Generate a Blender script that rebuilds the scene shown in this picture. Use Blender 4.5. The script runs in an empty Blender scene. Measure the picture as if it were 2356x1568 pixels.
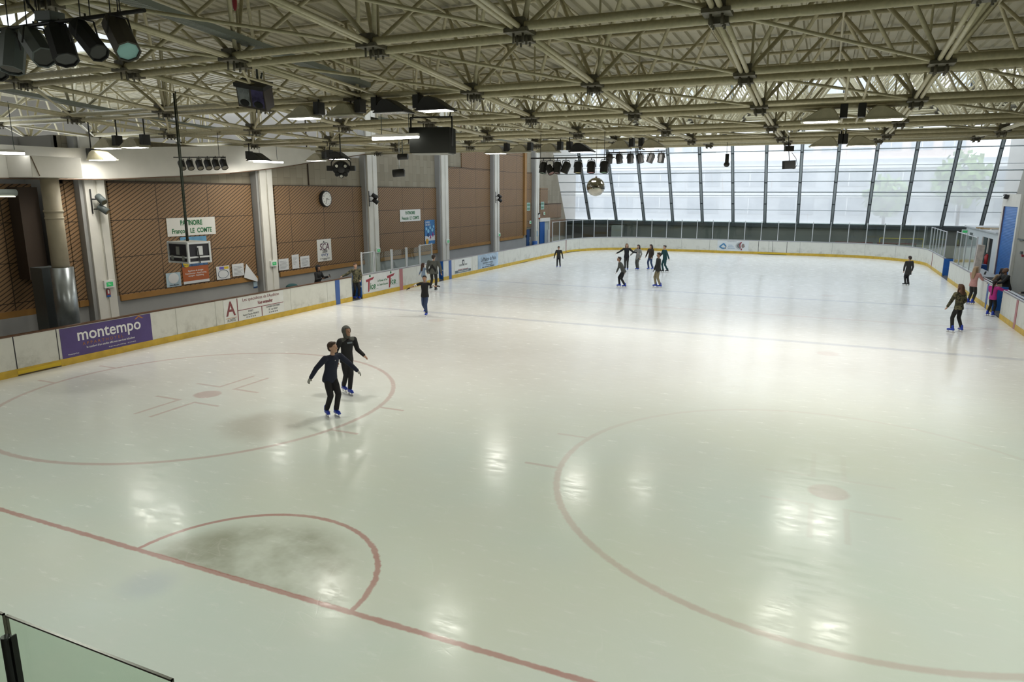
import bpy, bmesh, math, random
from mathutils import Vector, Matrix, Euler
random.seed(7)
S = bpy.context.scene
C = S.collection
R = math.radians

# ------------------------------------------------------------------ camera, world, exposure
cd = bpy.data.cameras.new('camera'); cam = bpy.data.objects.new('camera', cd); C.objects.link(cam)
YAW, PIT, ROL = 0.4180, 0.2090, 0.002
f_ = Vector((-math.sin(YAW)*math.cos(PIT), math.cos(YAW)*math.cos(PIT), -math.sin(PIT)))
r_ = Vector((math.cos(YAW), math.sin(YAW), 0)); u_ = r_.cross(f_)
r2 = r_*math.cos(ROL)+u_*math.sin(ROL); u2 = -r_*math.sin(ROL)+u_*math.cos(ROL)
cam.matrix_world = Matrix(((r2.x, u2.x, -f_.x, 6.523), (r2.y, u2.y, -f_.y, -5.944), (r2.z, u2.z, -f_.z, 4.829), (0, 0, 0, 1)))
cd.sensor_width = 36; cd.lens = 1597.87/2356*36; cd.clip_end = 400; cd.clip_start = .05
S.camera = cam
W = bpy.data.worlds.new('sky'); S.world = W; W.use_nodes = True
W.node_tree.nodes['Background'].inputs[0].default_value = (.90, .95, 1, 1)
W.node_tree.nodes['Background'].inputs[1].default_value = 1.9
S.view_settings.view_transform = 'Standard'; S.view_settings.look = 'None'
S.view_settings.gamma = 1; S.view_settings.exposure = 0.58; S.view_settings.use_curve_mapping = False
LAMP_W = 70; LAMP_C = (1.0, .97, .88)
S.cycles.max_bounces = 7; S.cycles.diffuse_bounces = 4; S.cycles.glossy_bounces = 3; S.cycles.transmission_bounces = 3; S.cycles.transparent_max_bounces = 10; S.cycles.caustics_reflective = False; S.cycles.caustics_refractive = False; S.cycles.sample_clamp_indirect = 6

# ------------------------------------------------------------------ materials
class NT:
    """small helper around a material node tree"""
    def __init__(s, name):
        s.m = bpy.data.materials.new(name); s.m.use_nodes = True; s.t = s.m.node_tree
        s.b = s.t.nodes['Principled BSDF']; s.out = s.t.nodes['Material Output']
    def n(s, kind, **kw):
        n = s.t.nodes.new('ShaderNode'+kind)
        for k, v in kw.items(): setattr(n, k, v)
        return n
    def l(s, a, b): s.t.links.new(a, b)
    def put(s, sock, v):
        if isinstance(v, bpy.types.NodeSocket): s.l(v, sock)
        elif isinstance(v, (tuple, list)) and len(v) == 3 and sock.type == 'RGBA': sock.default_value = (*v, 1)
        else: sock.default_value = v
    def M(s, op, a, b=0., c=0.):
        n = s.n('Math', operation=op); s.put(n.inputs[0], a); s.put(n.inputs[1], b); s.put(n.inputs[2], c); return n.outputs[0]
    def pos(s):
        g = s.n('NewGeometry'); x = s.n('SeparateXYZ'); s.l(g.outputs['Position'], x.inputs[0]); return x.outputs[0], x.outputs[1], x.outputs[2], g.outputs['Position']
    def vec(s, x, y, z):
        n = s.n('CombineXYZ'); s.put(n.inputs[0], x); s.put(n.inputs[1], y); s.put(n.inputs[2], z); return n.outputs[0]
    def noise(s, vec, scale, detail=4, rough=.55):
        n = s.n('TexNoise'); s.put(n.inputs['Vector'], vec); n.inputs['Scale'].default_value = scale
        n.inputs['Detail'].default_value = detail; n.inputs['Roughness'].default_value = rough; return n.outputs[0]
    def ss(s, v, a, b):
        n = s.n('MapRange', interpolation_type='SMOOTHSTEP'); s.put(n.inputs[0], v); n.inputs[1].default_value = a; n.inputs[2].default_value = b; return n.outputs[0]
    def mix(s, f, a, b):
        n = s.n('Mix', data_type='RGBA'); s.put(n.inputs[0], f); s.put(n.inputs[6], a); s.put(n.inputs[7], b); return n.outputs[2]
    def bump(s, h, st=.3, d=.02):
        n = s.n('Bump'); n.inputs['Strength'].default_value = st; n.inputs['Distance'].default_value = d; s.l(h, n.inputs['Height']); s.l(n.outputs[0], s.b.inputs['Normal'])

def mat(name, col, rough=.55, metal=0., noise=0., nscale=3., emit=None, es=0., bump=0.):
    t = NT(name); b = t.b
    b.inputs['Base Color'].default_value = (*col, 1); b.inputs['Roughness'].default_value = rough; b.inputs['Metallic'].default_value = metal
    if noise:
        g = t.pos()[3]; n = t.noise(g, nscale, 5)
        k = t.ss(n, .3, .7)
        t.l(t.mix(k, tuple(c*(1-noise) for c in col), tuple(min(1, c*(1+noise*.6)) for c in col)), b.inputs['Base Color'])
        if bump: t.bump(n, bump, .01)
    if emit: b.inputs['Emission Color'].default_value = (*emit, 1); b.inputs['Emission Strength'].default_value = es
    return t.m

Mt = {}
def m_(name, *a, **k):
    if name not in Mt: Mt[name] = mat(name, *a, **k)
    return Mt[name]

STEEL = m_('painted_steel', (.45, .41, .27), .45, 0, .12, 14)
STEELD = m_('dark_joint_steel', (.11, .10, .07), .6, 0, .3, 9)
DECK = m_('painted_deck', (.40, .375, .27), .55, 0, .08, 1.5)
BLACK = m_('black_metal', (.018, .018, .018), .5)
BLACKM = m_('black_matt', (.012, .013, .013), .85)
GREYM = m_('grey_metal', (.10, .12, .12), .5)
ALU = m_('aluminium', (.60, .62, .64), .4, .25)
WHITEP = m_('white_paint', (.70, .68, .62), .6, 0, .06, 1.2)
PLAST = m_('white_plastic', (.75, .76, .73), .5)
YEL = m_('yellow_kick', (.60, .40, .045), .5, 0, .15, 4)
BLUE = m_('blue_paint', (.012, .10, .36), .5, 0, .1, 3)
BLUED = m_('dark_blue_paint', (.01, .05, .16), .6)
ORW = m_('orange_wood', (.33, .17, .045), .55, 0, .12, 2)
DKRAIL = m_('brown_rail', (.10, .045, .02), .3)
GREYW = m_('grey_wall_paint', (.34, .34, .33), .8, 0, .06, .8)
GREYR = m_('grey_rail', (.30, .29, .31), .5)
MULL = m_('mullion_grey', (.34, .38, .40), .45, .1)
MULLD = m_('mullion_dark', (.05, .06, .065), .5)
HOOD = m_('beige_hood', (.42, .39, .28), .5, 0, .1, 8)
SILVER = m_('galvanised', (.33, .36, .37), .32, .75, .25, 2)
BEIGE = m_('beige_duct', (.42, .37, .27), .6, 0, .1, 2)
DARKBR = m_('dark_brown', (.05, .033, .022), .8)
GREENT = m_('green_letter', (.01, .16, .05), .6)
REDT = m_('red_letter', (.30, .03, .045), .6)
BLACKT = m_('black_letter', (.03, .03, .035), .6)
WHITET = m_('white_letter', (.80, .80, .78), .6)
PAPER = m_('paper', (.66, .67, .68), .7)

def slat_mat():
    t = NT('slatted_wood'); x, y, z, P = t.pos()
    v = t.M('SUBTRACT', z, t.M('MULTIPLY', y, .60))
    fr = t.M('FRACT', t.M('DIVIDE', v, .135))
    groove = t.M('SUBTRACT', 1, t.M('MULTIPLY', t.ss(fr, .0, .05), t.M('SUBTRACT', 1, t.ss(fr, .22, .28))))
    line = t.M('SUBTRACT', 1, t.M('GREATER_THAN', fr, .26))
    # seams between the square boards
    sy = t.M('FRACT', t.M('DIVIDE', t.M('SUBTRACT', y, .72), 2.35)); sz = t.M('FRACT', t.M('DIVIDE', t.M('SUBTRACT', z, 1.33), 1.275))
    seam = t.M('MAXIMUM', t.M('LESS_THAN', sy, .012), t.M('LESS_THAN', sz, .022))
    dark = t.M('MAXIMUM', line, seam)
    n = t.noise(t.vec(x, t.M('MULTIPLY', y, .6), t.M('MULTIPLY', v, 6)), 1.5, 5)
    col = t.mix(n, (.22, .125, .055), (.33, .20, .10))
    t.l(t.mix(dark, col, (.045, .026, .012)), t.b.inputs['Base Color'])
    t.b.inputs['Roughness'].default_value = .55
    t.bump(t.M('SUBTRACT', 1, dark), .4, .012)
    return t.m
SLAT = slat_mat()

def block_mat():
    t = NT('concrete_blocks'); x, y, z, P = t.pos()
    br = t.n('TexBrick'); t.l(t.vec(z, y, 0), br.inputs['Vector']); br.offset = .5
    br.inputs['Color1'].default_value = (.27, .235, .175, 1); br.inputs['Color2'].default_value = (.36, .32, .245, 1); br.inputs['Mortar'].default_value = (.19, .165, .125, 1)
    br.inputs['Scale'].default_value = 1; br.inputs['Mortar Size'].default_value = .008; br.inputs['Brick Width'].default_value = .85; br.inputs['Row Height'].default_value = .42
    n = t.noise(P, 1.3, 5)
    t.l(t.mix(t.M('MULTIPLY', n, .5), br.outputs[0], (.20, .18, .13)), t.b.inputs['Base Color']); t.b.inputs['Roughness'].default_value = .9
    t.bump(br.outputs[1], -.5, .01)
    return t.m
BLOCK = block_mat()

def board_mat():
    t = NT('scuffed_board'); x, y, z, P = t.pos()
    n = t.noise(P, 2.5, 6, .7); low = t.M('SUBTRACT', 1, t.ss(z, .2, .75))
    d = t.M('MULTIPLY', t.ss(n, .42, .75), t.M('ADD', .18, t.M('MULTIPLY', low, .45)))
    s = t.noise(t.vec(x, y, z), 18, 3, .7); spot = t.ss(s, .70, .74)
    c = t.mix(d, (.66, .66, .60), (.30, .30, .25))
    t.l(t.mix(t.M('MULTIPLY', spot, .5), c, (.16, .15, .13)), t.b.inputs['Base Color']); t.b.inputs['Roughness'].default_value = .38
    return t.m
BOARD = board_mat()

def glass_mat(name, tint, refl=.08, haze=0.):
    t = NT(name); tr = t.n('BsdfTransparent'); tr.inputs[0].default_value = (*tint, 1)
    gl = t.n('BsdfGlossy'); gl.inputs['Roughness'].default_value = .02
    mx = t.n('MixShader'); lw = t.n('LayerWeight'); lw.inputs[0].default_value = .5
    t.l(t.M('ADD', t.M('MULTIPLY', t.M('POWER', lw.outputs[1], 4), .6), refl), mx.inputs[0]); t.l(tr.outputs[0], mx.inputs[1]); t.l(gl.outputs[0], mx.inputs[2])
    t.l(mx.outputs[0], t.out.inputs[0]); return t.m
GLASS = glass_mat('shield_glass', (.90, .94, .92), .03)
RAILG = glass_mat('balustrade_glass', (.86, .92, .86), .005)

def pane_mat(name='cloudy_glazing', k=1.):
    t = NT(name); x, y, z, P = t.pos()
    tr = t.n('BsdfTransparent'); tr.inputs[0].default_value = (.80*k, .83*k, .85*k, 1)
    tl = t.n('BsdfTranslucent'); df = t.n('BsdfDiffuse')
    st = t.noise(t.vec(t.M('MULTIPLY', x, 3), 0, t.M('MULTIPLY', z, .25)), 1.2, 5, .6)
    c = t.mix(t.M('MULTIPLY', t.ss(st, .60, .78), .5), (.78*k, .81*k, .83*k), (.68*k, .55*k, .38*k))
    t.l(c, tl.inputs[0]); t.l(c, df.inputs[0])
    a = t.n('MixShader'); a.inputs[0].default_value = .12; t.l(tl.outputs[0], a.inputs[1]); t.l(df.outputs[0], a.inputs[2])
    b = t.n('MixShader'); t.l(a.outputs[0], b.inputs[2]); t.l(tr.outputs[0], b.inputs[1])
    cl = t.noise(P, .35, 3); t.l(t.M('ADD', .36, t.M('MULTIPLY', cl, .3)), b.inputs[0])
    t.l(b.outputs[0], t.out.inputs[0]); return t.m
PANE = pane_mat('cloudy_glazing', .90); ROOFP = pane_mat('roof_glazing', .88)

def ice_mat():
    t = NT('rink_ice'); x, y, z, P = t.pos(); M = t.M
    wob = M('MULTIPLY', M('SUBTRACT', t.noise(P, 9, 3), .5), .05)
    X = M('ADD', x, wob); Y = M('ADD', y, wob)
    def dist(cx, cy): return M('SQRT', M('ADD', M('POWER', M('SUBTRACT', X, cx), 2), M('POWER', M('SUBTRACT', Y, cy), 2)))
    def band(v, c, w, soft=.025): return M('SUBTRACT', 1, t.ss(M('ABSOLUTE', M('SUBTRACT', v, c)), w, w+soft))
    def box(cx, cy, hx, hy, s=.03): return M('MULTIPLY', band(X, cx, hx, s), band(Y, cy, hy, s))
    goal = band(Y, 0, .028, .03)
    crease = M('MULTIPLY', band(dist(0, 0), 1.8, .022, .03), M('GREATER_THAN', Y, 0))
    red = M('MULTIPLY', M('MAXIMUM', goal, crease), .62)
    for cx, al in ((-6.96, .34), (6.96, .26)):
        cir = band(dist(cx, 6.01), 4.5, .03, .05); dot = M('SUBTRACT', 1, t.ss(dist(cx, 6.01), .27, .36))
        s = M('MAXIMUM', cir, dot); hs_ = .85 if cx < 0 else .3
        for sx in (-1, 1):
            for sy in (-1, 1):
                s = M('MAXIMUM', s, M('MULTIPLY', box(cx+sx*.62, 6.01+sy*.62, .38, .018, .05), hs_)); s = M('MAXIMUM', s, M('MULTIPLY', box(cx+sx*.25, 6.01+sy*1.2, .018, .6, .05), hs_))
        for sx in (-1, 1):
            for sy in (-.86, .86): s = M('MAXIMUM', s, box(cx+sx*4.75, 6.01+sy, .32, .018, .05))
        if cx > 0: s = M('MULTIPLY', s, M('SUBTRACT', 1, M('MULTIPLY', t.ss(y, 5.0, 8.5), .7)))
        red = M('MAXIMUM', red, M('MULTIPLY', s, al))
    for cx in (-6.96, 6.96):
        for cy in (17.2, 31): red = M('MAXIMUM', red, M('MULTIPLY', M('SUBTRACT', 1, t.ss(dist(cx, cy), .25, .4)), .13))
    red = M('MAXIMUM', red, M('MULTIPLY', band(Y, 24.08, .1, .12), .12))
    red = M('MAXIMUM', red, M('MULTIPLY', box(9.2, -.9, .4, .2, .2), 0))
    blu = M('MULTIPLY', M('MAXIMUM', band(Y, 18.74, .1, .12), band(Y, 29.25, .1, .12)), .26)
    fade = M('ADD', .72, M('MULTIPLY', t.noise(P, 1.3, 4), .55))
    # body colour : patchy, cloudy ice; the near green tint is partly painted light
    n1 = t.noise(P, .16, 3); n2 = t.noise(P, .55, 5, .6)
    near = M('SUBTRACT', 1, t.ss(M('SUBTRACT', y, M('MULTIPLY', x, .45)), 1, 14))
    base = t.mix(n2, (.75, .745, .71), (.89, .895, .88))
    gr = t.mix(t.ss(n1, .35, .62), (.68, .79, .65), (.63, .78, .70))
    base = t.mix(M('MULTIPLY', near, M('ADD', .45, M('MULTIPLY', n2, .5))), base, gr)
    # worn, discoloured goal crease and an old patch near the spot
    inside = M('MULTIPLY', M('SUBTRACT', 1, t.ss(dist(0, 0), 1.2, 1.78)), M('GREATER_THAN', Y, .02))
    base = t.mix(M('MULTIPLY', inside, t.ss(n2, .32, .62)), base, (.40, .43, .34))
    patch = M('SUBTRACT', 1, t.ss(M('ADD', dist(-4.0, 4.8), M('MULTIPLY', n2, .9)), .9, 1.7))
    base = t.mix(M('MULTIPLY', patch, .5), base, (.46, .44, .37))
    blot = M('SUBTRACT', 1, t.ss(dist(-.9, -.55), .1, .5)); base = t.mix(M('MULTIPLY', blot, .3), base, (.42, .50, .62))
    # skate scratches: thin pale arcs
    scr = None
    for k, (sc, an) in enumerate(((.55, .4), (.8, 2.1), (.4, 1.2))):
        ca, sa = math.cos(an), math.sin(an)
        u = M('ADD', M('MULTIPLY', x, ca*sc), M('MULTIPLY', y, sa*sc)); v = M('ADD', M('MULTIPLY', x, -sa*sc*.12), M('MULTIPLY', y, ca*sc*.12))
        nn = t.noise(t.vec(u, v, k*7.3), 3.0, 2); s1 = M('SUBTRACT', 1, t.ss(M('ABSOLUTE', M('SUBTRACT', M('FRACT', M('MULTIPLY', nn, 9)), .5)), .0, .035))
        scr = s1 if scr is None else M('MAXIMUM', scr, s1)
    sm = M('MULTIPLY', scr, t.ss(t.noise(P, 1.1, 3), .50, .66))
    base = t.mix(M('MULTIPLY', sm, .14), base, (.90, .91, .88))
    st = t.noise(t.vec(M('MULTIPLY', x, .7), M('MULTIPLY', y, 2.2), 0), 3.2, 7, .72)
    base = t.mix(M('MULTIPLY', t.ss(st, .50, .78), M('ADD', .22, M('MULTIPLY', t.ss(y, 8, 20), .35))), base, (.90, .91, .92))
    base = t.mix(M('MULTIPLY', red, fade), base, (.42, .10, .085))
    base = t.mix(M('MULTIPLY', blu, fade), base, (.16, .20, .36))
    t.l(base, t.b.inputs['Base Color'])
    rg = M('ADD', .13, M('MULTIPLY', t.ss(st, .35, .7), .16)); t.l(rg, t.b.inputs['Roughness'])
    t.b.inputs['IOR'].default_value = 1.20
    h = M('ADD', M('MULTIPLY', st, .5), M('MULTIPLY', t.noise(P, 22, 4, .7), .3)); t.bump(M('SUBTRACT', h, M('MULTIPLY', sm, .3)), .10, .008)
    return t.m
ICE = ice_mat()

# ------------------------------------------------------------------ mesh helpers
def wloc(o):
    v = Vector((0, 0, 0))
    while o: v = v+Vector(o.location); o = o.parent
    return v
class MB:
    def __init__(s): s.v = []; s.f = []; s.mi = []; s.k = 0; s.sm = []
    def add(s, vs, fs, smooth=False):
        n = len(s.v); s.v += [tuple(v) for v in vs]; s.f += [tuple(i+n for i in f) for f in fs]; s.mi += [s.k]*len(fs); s.sm += [smooth]*len(fs); return s
    def box(s, a, b):
        (x0, y0, z0), (x1, y1, z1) = a, b
        return s.add([(x0, y0, z0), (x1, y0, z0), (x1, y1, z0), (x0, y1, z0), (x0, y0, z1), (x1, y0, z1), (x1, y1, z1), (x0, y1, z1)],
                     [(0, 3, 2, 1), (4, 5, 6, 7), (0, 1, 5, 4), (1, 2, 6, 5), (2, 3, 7, 6), (3, 0, 4, 7)])
    def cbox(s, c, sz, rot=None):
        h = Vector(sz)/2; M = rot or Matrix.Identity(3); c = Vector(c)
        vs = [c+M@Vector((x*h.x, y*h.y, z*h.z)) for z in (-1, 1) for x, y in ((-1, -1), (1, -1), (1, 1), (-1, 1))]
        return s.add(vs, [(0, 3, 2, 1), (4, 5, 6, 7), (0, 1, 5, 4), (1, 2, 6, 5), (2, 3, 7, 6), (3, 0, 4, 7)])
    def tube(s, p, q, r, n=8, r2=None, cap=True, smooth=True):
        p, q = Vector(p), Vector(q); d = (q-p).normalized(); a = d.orthogonal().normalized(); b = d.cross(a); r2 = r if r2 is None else r2
        vs = [c+(a*math.cos(2*math.pi*i/n)+b*math.sin(2*math.pi*i/n))*rr for c, rr in ((p, r), (q, r2)) for i in range(n)]
        s.add(vs, [(i, (i+1) % n, n+(i+1) % n, n+i) for i in range(n)], smooth)
        if cap: n0 = len(s.v)-2*n; s.f += [tuple(n0+i for i in reversed(range(n))), tuple(n0+n+i for i in range(n))]; s.mi += [s.k]*2; s.sm += [False]*2
        return s
    def path(s, pts, r, n=6):
        for a, b in zip(pts, pts[1:]): s.tube(a, b, r, n)
        return s
    def rings(s, rings, smooth=True, cap=True):
        """rings: list of equal length vertex loops"""
        n = len(rings[0]); vs = [v for rg in rings for v in rg]; fs = []
        for k in range(len(rings)-1):
            for i in range(n): fs.append((k*n+i, k*n+(i+1) % n, (k+1)*n+(i+1) % n, (k+1)*n+i))
        s.add(vs, fs, smooth)
        if cap: n0 = len(s.v)-len(vs); s.f += [tuple(n0+i for i in reversed(range(n))), tuple(n0+len(vs)-n+i for i in range(n))]; s.mi += [s.k]*2; s.sm += [False]*2
        return s
    def ell(s, c, r, rot=None, nu=12, nv=8):
        c = Vector(c); M = rot or Matrix.Identity(3); rg = []
        for j in range(nv+1):
            th = math.pi*(j+.02 if j == 0 else (j-.02 if j == nv else j))/nv
            rg.append([c+M@Vector((r[0]*math.sin(th)*math.cos(2*math.pi*i/nu), r[1]*math.sin(th)*math.sin(2*math.pi*i/nu), -r[2]*math.cos(th))) for i in range(nu)])
        return s.rings(rg)
    def prism(s, poly, axis, a, b):
        """poly in the two other axes, extruded along axis from a to b"""
        def P(u, v, w):
            return {'x': (w, u, v), 'y': (u, w, v), 'z': (u, v, w)}[axis]
        n = len(poly); vs = [P(u, v, a) for u, v in poly]+[P(u, v, b) for u, v in poly]
        return s.add(vs, [tuple(range(n)), tuple(reversed(range(n, 2*n)))]+[(i, n+i, n+(i+1) % n, (i+1) % n) for i in range(n)])
    def build(s, name, mats, parent=None, kind=None, bevel=0, recalc=True):
        me = bpy.data.meshes.new(name); off = wloc(parent) if parent else Vector((0, 0, 0))
        me.from_pydata([tuple(Vector(v)-off) for v in s.v], [], s.f)
        for m in (mats if isinstance(mats, (list, tuple)) else [mats]): me.materials.append(m)
        for p, i, sm in zip(me.polygons, s.mi, s.sm): p.material_index = i; p.use_smooth = sm
        if recalc:
            bm = bmesh.new(); bm.from_mesh(me); bmesh.ops.recalc_face_normals(bm, faces=bm.faces); bm.to_mesh(me); bm.free()
        o = bpy.data.objects.new(name, me); C.objects.link(o); o.parent = parent
        if kind: o['kind'] = kind
        if bevel:
            md = o.modifiers.new('bevel', 'BEVEL'); md.width = bevel; md.segments = 2; md.limit_method = 'ANGLE'
        return o
def tag(o, label, cat, group=None, kind=None):
    o['label'] = label; o['category'] = cat
    if group: o['group'] = group
    if kind: o['kind'] = kind
    return o
def thing(name, label, cat, loc=(0, 0, 0), group=None, rz=0):
    o = bpy.data.objects.new(name, None); C.objects.link(o); o.location = loc; o.rotation_euler = (0, 0, rz); o.empty_display_size = .1
    return tag(o, label, cat, group)
def copy_tree(o, parent=None):
    c = o.copy(); C.objects.link(c); c.parent = parent
    for ch in list(o.children): copy_tree(ch, c)
    return c
def struct(name, mb, m): return mb.build(name, m, kind='structure')

_font = {}
def text_mb(txt, size, frame, shear=0, sx=1., align='CENTER', depth=.004, bold=0.):
    """letters as mesh data; frame(u, v, w) maps flat letter space to the world"""
    cu = bpy.data.curves.new('t', 'FONT'); cu.body = txt; cu.size = size; cu.align_x = align; cu.align_y = 'CENTER'
    cu.extrude = depth/2; cu.shear = shear; cu.offset = bold; cu.resolution_u = 3
    o = bpy.data.objects.new('t', cu); C.objects.link(o); dg = bpy.context.evaluated_depsgraph_get(); dg.update()
    me = bpy.data.meshes.new_from_object(o.evaluated_get(dg))
    vs = [frame(v.co.x*sx, v.co.y, v.co.z) for v in me.vertices]; fs = [tuple(p.vertices) for p in me.polygons]
    bpy.data.objects.remove(o); bpy.data.curves.remove(cu); bpy.data.meshes.remove(me)
    return vs, fs
def left_frame(X, Yc, Zc):   # signs on the left side face +X, letters run along +Y
    return lambda u, v, w: (X+w, Yc+u, Zc+v)
def far_frame(Xc, Y, Zc):    # signs on the far boards face -Y
    return lambda u, v, w: (Xc+u, Y-w, Zc+v)
def letters(name, items, frame_fn, mats, parent):
    for txt, size, u, v, k, kw in items:
        mb = MB(); vs, fs = text_mb(txt, size, lambda a, b, c, u=u, v=v: frame_fn(a+u, b+v, c), **kw)
        mb.add(vs, fs); o = mb.build(name, mats[k], parent, recalc=False)
    return o

# ------------------------------------------------------------------ the ice and floors
XL, XR, YN, YF, CR = -12.95, 13.2, -4.1, 54.6, 5.6
def rink_outline(off=0., n=10):
    """ordered points round the rink, starting near-left going up the left side, far end, down the right side"""
    pts = []
    for cx, cy, a0 in ((XL+CR, YN+CR, 270), (XL+CR, YF-CR, 180), (XR-CR, YF-CR, 90), (XR-CR, YN+CR, 0)):
        for i in range(n+1):
            a = R(a0-90*i/n); pts.append((cx+(CR+off)*math.cos(a), cy+(CR+off)*math.sin(a)))
    return pts
o_ = rink_outline(.02)
mb = MB(); mb.add([(x, y, 0) for x, y in o_]+[(x, y, -.03) for x, y in o_], [tuple(range(len(o_)))]+[tuple(reversed(range(len(o_), 2*len(o_))))])
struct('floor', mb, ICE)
mb = MB().box((-20, -12, -.2), (20, 64, -.03)); struct('floor.001', mb, m_('rubber_floor', (.16, .165, .17), .8, 0, .1, 2))

# ------------------------------------------------------------------ rink barrier
barrier = thing('rink_barrier', 'low white dasher boards with yellow kick strip running all round the ice', 'rink boards')
def path_len(pts):
    L = [0]
    for a, b in zip(pts, pts[1:]): L.append(L[-1]+math.dist(a, b))
    return L
base = rink_outline(0, 14); LEN = path_len(base)
def at_len(t, off=0.):
    t = max(0, min(LEN[-1]-1e-6, t))
    for i in range(len(base)-1):
        if LEN[i+1] >= t:
            a, b = Vector(base[i]), Vector(base[i+1]); d = b-a; L = d.length or 1
            p = a+d*((t-LEN[i])/L); n = Vector((-d.y, d.x))/L; return p+n*off, n
def strip(mb, t0, t1, z0, z1, o0, o1):
    ts = [t0]+[l for l in LEN if t0+1e-4 < l < t1-1e-4]+[t1]; rg = []
    for t in ts:
        p0, _ = at_len(t, o0); p1, _ = at_len(t, o1); rg.append([(p0.x, p0.y, z0), (p1.x, p1.y, z0), (p1.x, p1.y, z1), (p0.x, p0.y, z1)])
    mb.rings(rg, smooth=False)
def tl(Y):  # length parameter on the left side (straight) for a given Y
    i0 = 14; return LEN[i0]+(Y-base[i0][1])
def tr(Y):
    i0 = 44; return LEN[i0]+(base[i0][1]-Y)
def tf(X):
    i0 = 29; return LEN[i0]+(X-base[i0][0])
HB = 1.08
openings = [(tl(19.88), tl(20.66)), (tl(27.81), tl(28.34)), (tr(42.6), tr(40.3)), (tr(28.6), tr(26.9))]
seams = [tl(y) for y in (2.6, 5.18, 6.35, 10.33, 12.0, 14.34, 15.85, 18.14, 25.5, 31.9, 36.5, 39.31, 41.8, 44.7)]
t = tl(49.0); seams.append(t)
t += 2.2
while t < tr(47.5): seams.append(t); t += 2.35
seams += [tr(y) for y in (46.5, 38, 35.4, 32.8, 30.6, 25.6, 23, 20.5, 18, 15.5, 13, 10, 7.5, 5, 2.5, 0)]
cuts = sorted(seams+[e for o in openings for e in o]+[tl(-3.), tr(-3.)])
def in_open(a, b): return any(a >= o[0]-1e-3 and b <= o[1]+1e-3 for o in openings)
for a, b in zip(cuts, cuts[1:]):
    if in_open(a, b): continue
    mb = MB(); strip(mb, a+.006, b-.006, .17, HB, 0, .06); mb.build('panel', BOARD, barrier)
runs = []; a = tl(-3.)
for o in sorted(openings): runs.append((a, o[0])); a = o[1]
runs.append((a, tr(-3.)))
for i, (a, b) in enumerate(runs):
    mb = MB(); strip(mb, a, b, 0, .20, -.012, .05); mb.build('kick_strip', YEL, barrier)
    mb = MB(); strip(mb, a, b, HB, HB+.035, -.015, .13); ob = mb.build('top_rail', DKRAIL if i == 0 else GREYR, barrier)
    mb = MB(); strip(mb, a, b, .0, HB, .07, .11); mb.build('backing', GREYM, barrier)
# painted lines on the boards
for t0, w, m, nm in ((tl(18.84), .15, m_('blue_line', (.045, .11, .33), .45), 'blue_stripe'), (tl(29.1), .15, None, 'blue_stripe'), (tl(23.97), .14, m_('red_line', (.42, .17, .18), .45), 'red_stripe'),
                     (tr(24.45), .12, Mt['red_line'], 'red_stripe'), (tr(29.6), .13, None, 'blue_stripe'), (tl(48.9), .04, m_('dark_red_line', (.18, .02, .03), .5), 'red_stripe'), (tr(47.3), .05, Mt['dark_red_line'], 'red_stripe')):
    mb = MB(); strip(mb, t0-w, t0+w, .0, HB-.002, -.018, .004); mb.build(nm, m or Mt['blue_line'], barrier)
# lower threshold bars under the gates
for a, b in ((tl(5.18), tl(6.35)), (tl(49.1), tl(51.2)), (tf(1.7), tf(3.9)), (tl(39.3), tl(40.6))):
    mb = MB(); strip(mb, a, b, .015, .035, -.03, .0); mb.build('threshold_bar', BLACKT, barrier)
    mb = MB(); strip(mb, a, b, .05, .15, -.022, -.005); mb.build('kick_strip', m_('bright_yellow', (.66, .46, .02), .45), barrier)
for a, b in ((tl(5.18), tl(5.2)), (tl(6.33), tl(6.35)), (tf(1.7), tf(1.73)), (tf(2.78), tf(2.8)), (tf(3.87), tf(3.9))):
    mb = MB(); strip(mb, a, b, .05, HB, -.006, .01); mb.build('gate_gap', BLACKT, barrier)

# open gates: dark openings with blue door leaves swung outwards
def gate(Y0, Y1, side, label):
    X = XL if side < 0 else XR
    g = thing('bench_gate', label, 'gate', (X, (Y0+Y1)/2, 0))
    x0, x1 = sorted((X+side*.02, X+side*.5))
    MB().box((x0, Y1-.05, .08), (x1, Y1, HB)).build('door_leaf', BLUE, g, bevel=.004)
    MB().box((x0, Y0, .08), (x1, Y0+.04, .98)).build('side_post', BLUED, g)
    MB().box((x0+.3, Y1-.075, .55), (x0+.5, Y1-.05, .62)).build('latch', ALU, g)
    MB().box((min(X, X+side*.9), Y0+.05, -.02), (max(X, X+side*.9), Y1-.06, .05)).build('sill', m_('rubber_mat', (.06, .06, .065), .8), g)
    return g
gate(19.88, 20.66, -1, 'open blue bench gate beside the camouflage-jacketed person')
gate(27.81, 28.34, -1, 'narrow blue gate in the left boards behind the large grey-coated person')
gate(40.3, 42.6, 1, 'open blue gate in the right boards beside the far corner')
gate(26.95, 28.55, 1, 'open blue gate in the right boards beside the girl in magenta')

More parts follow.
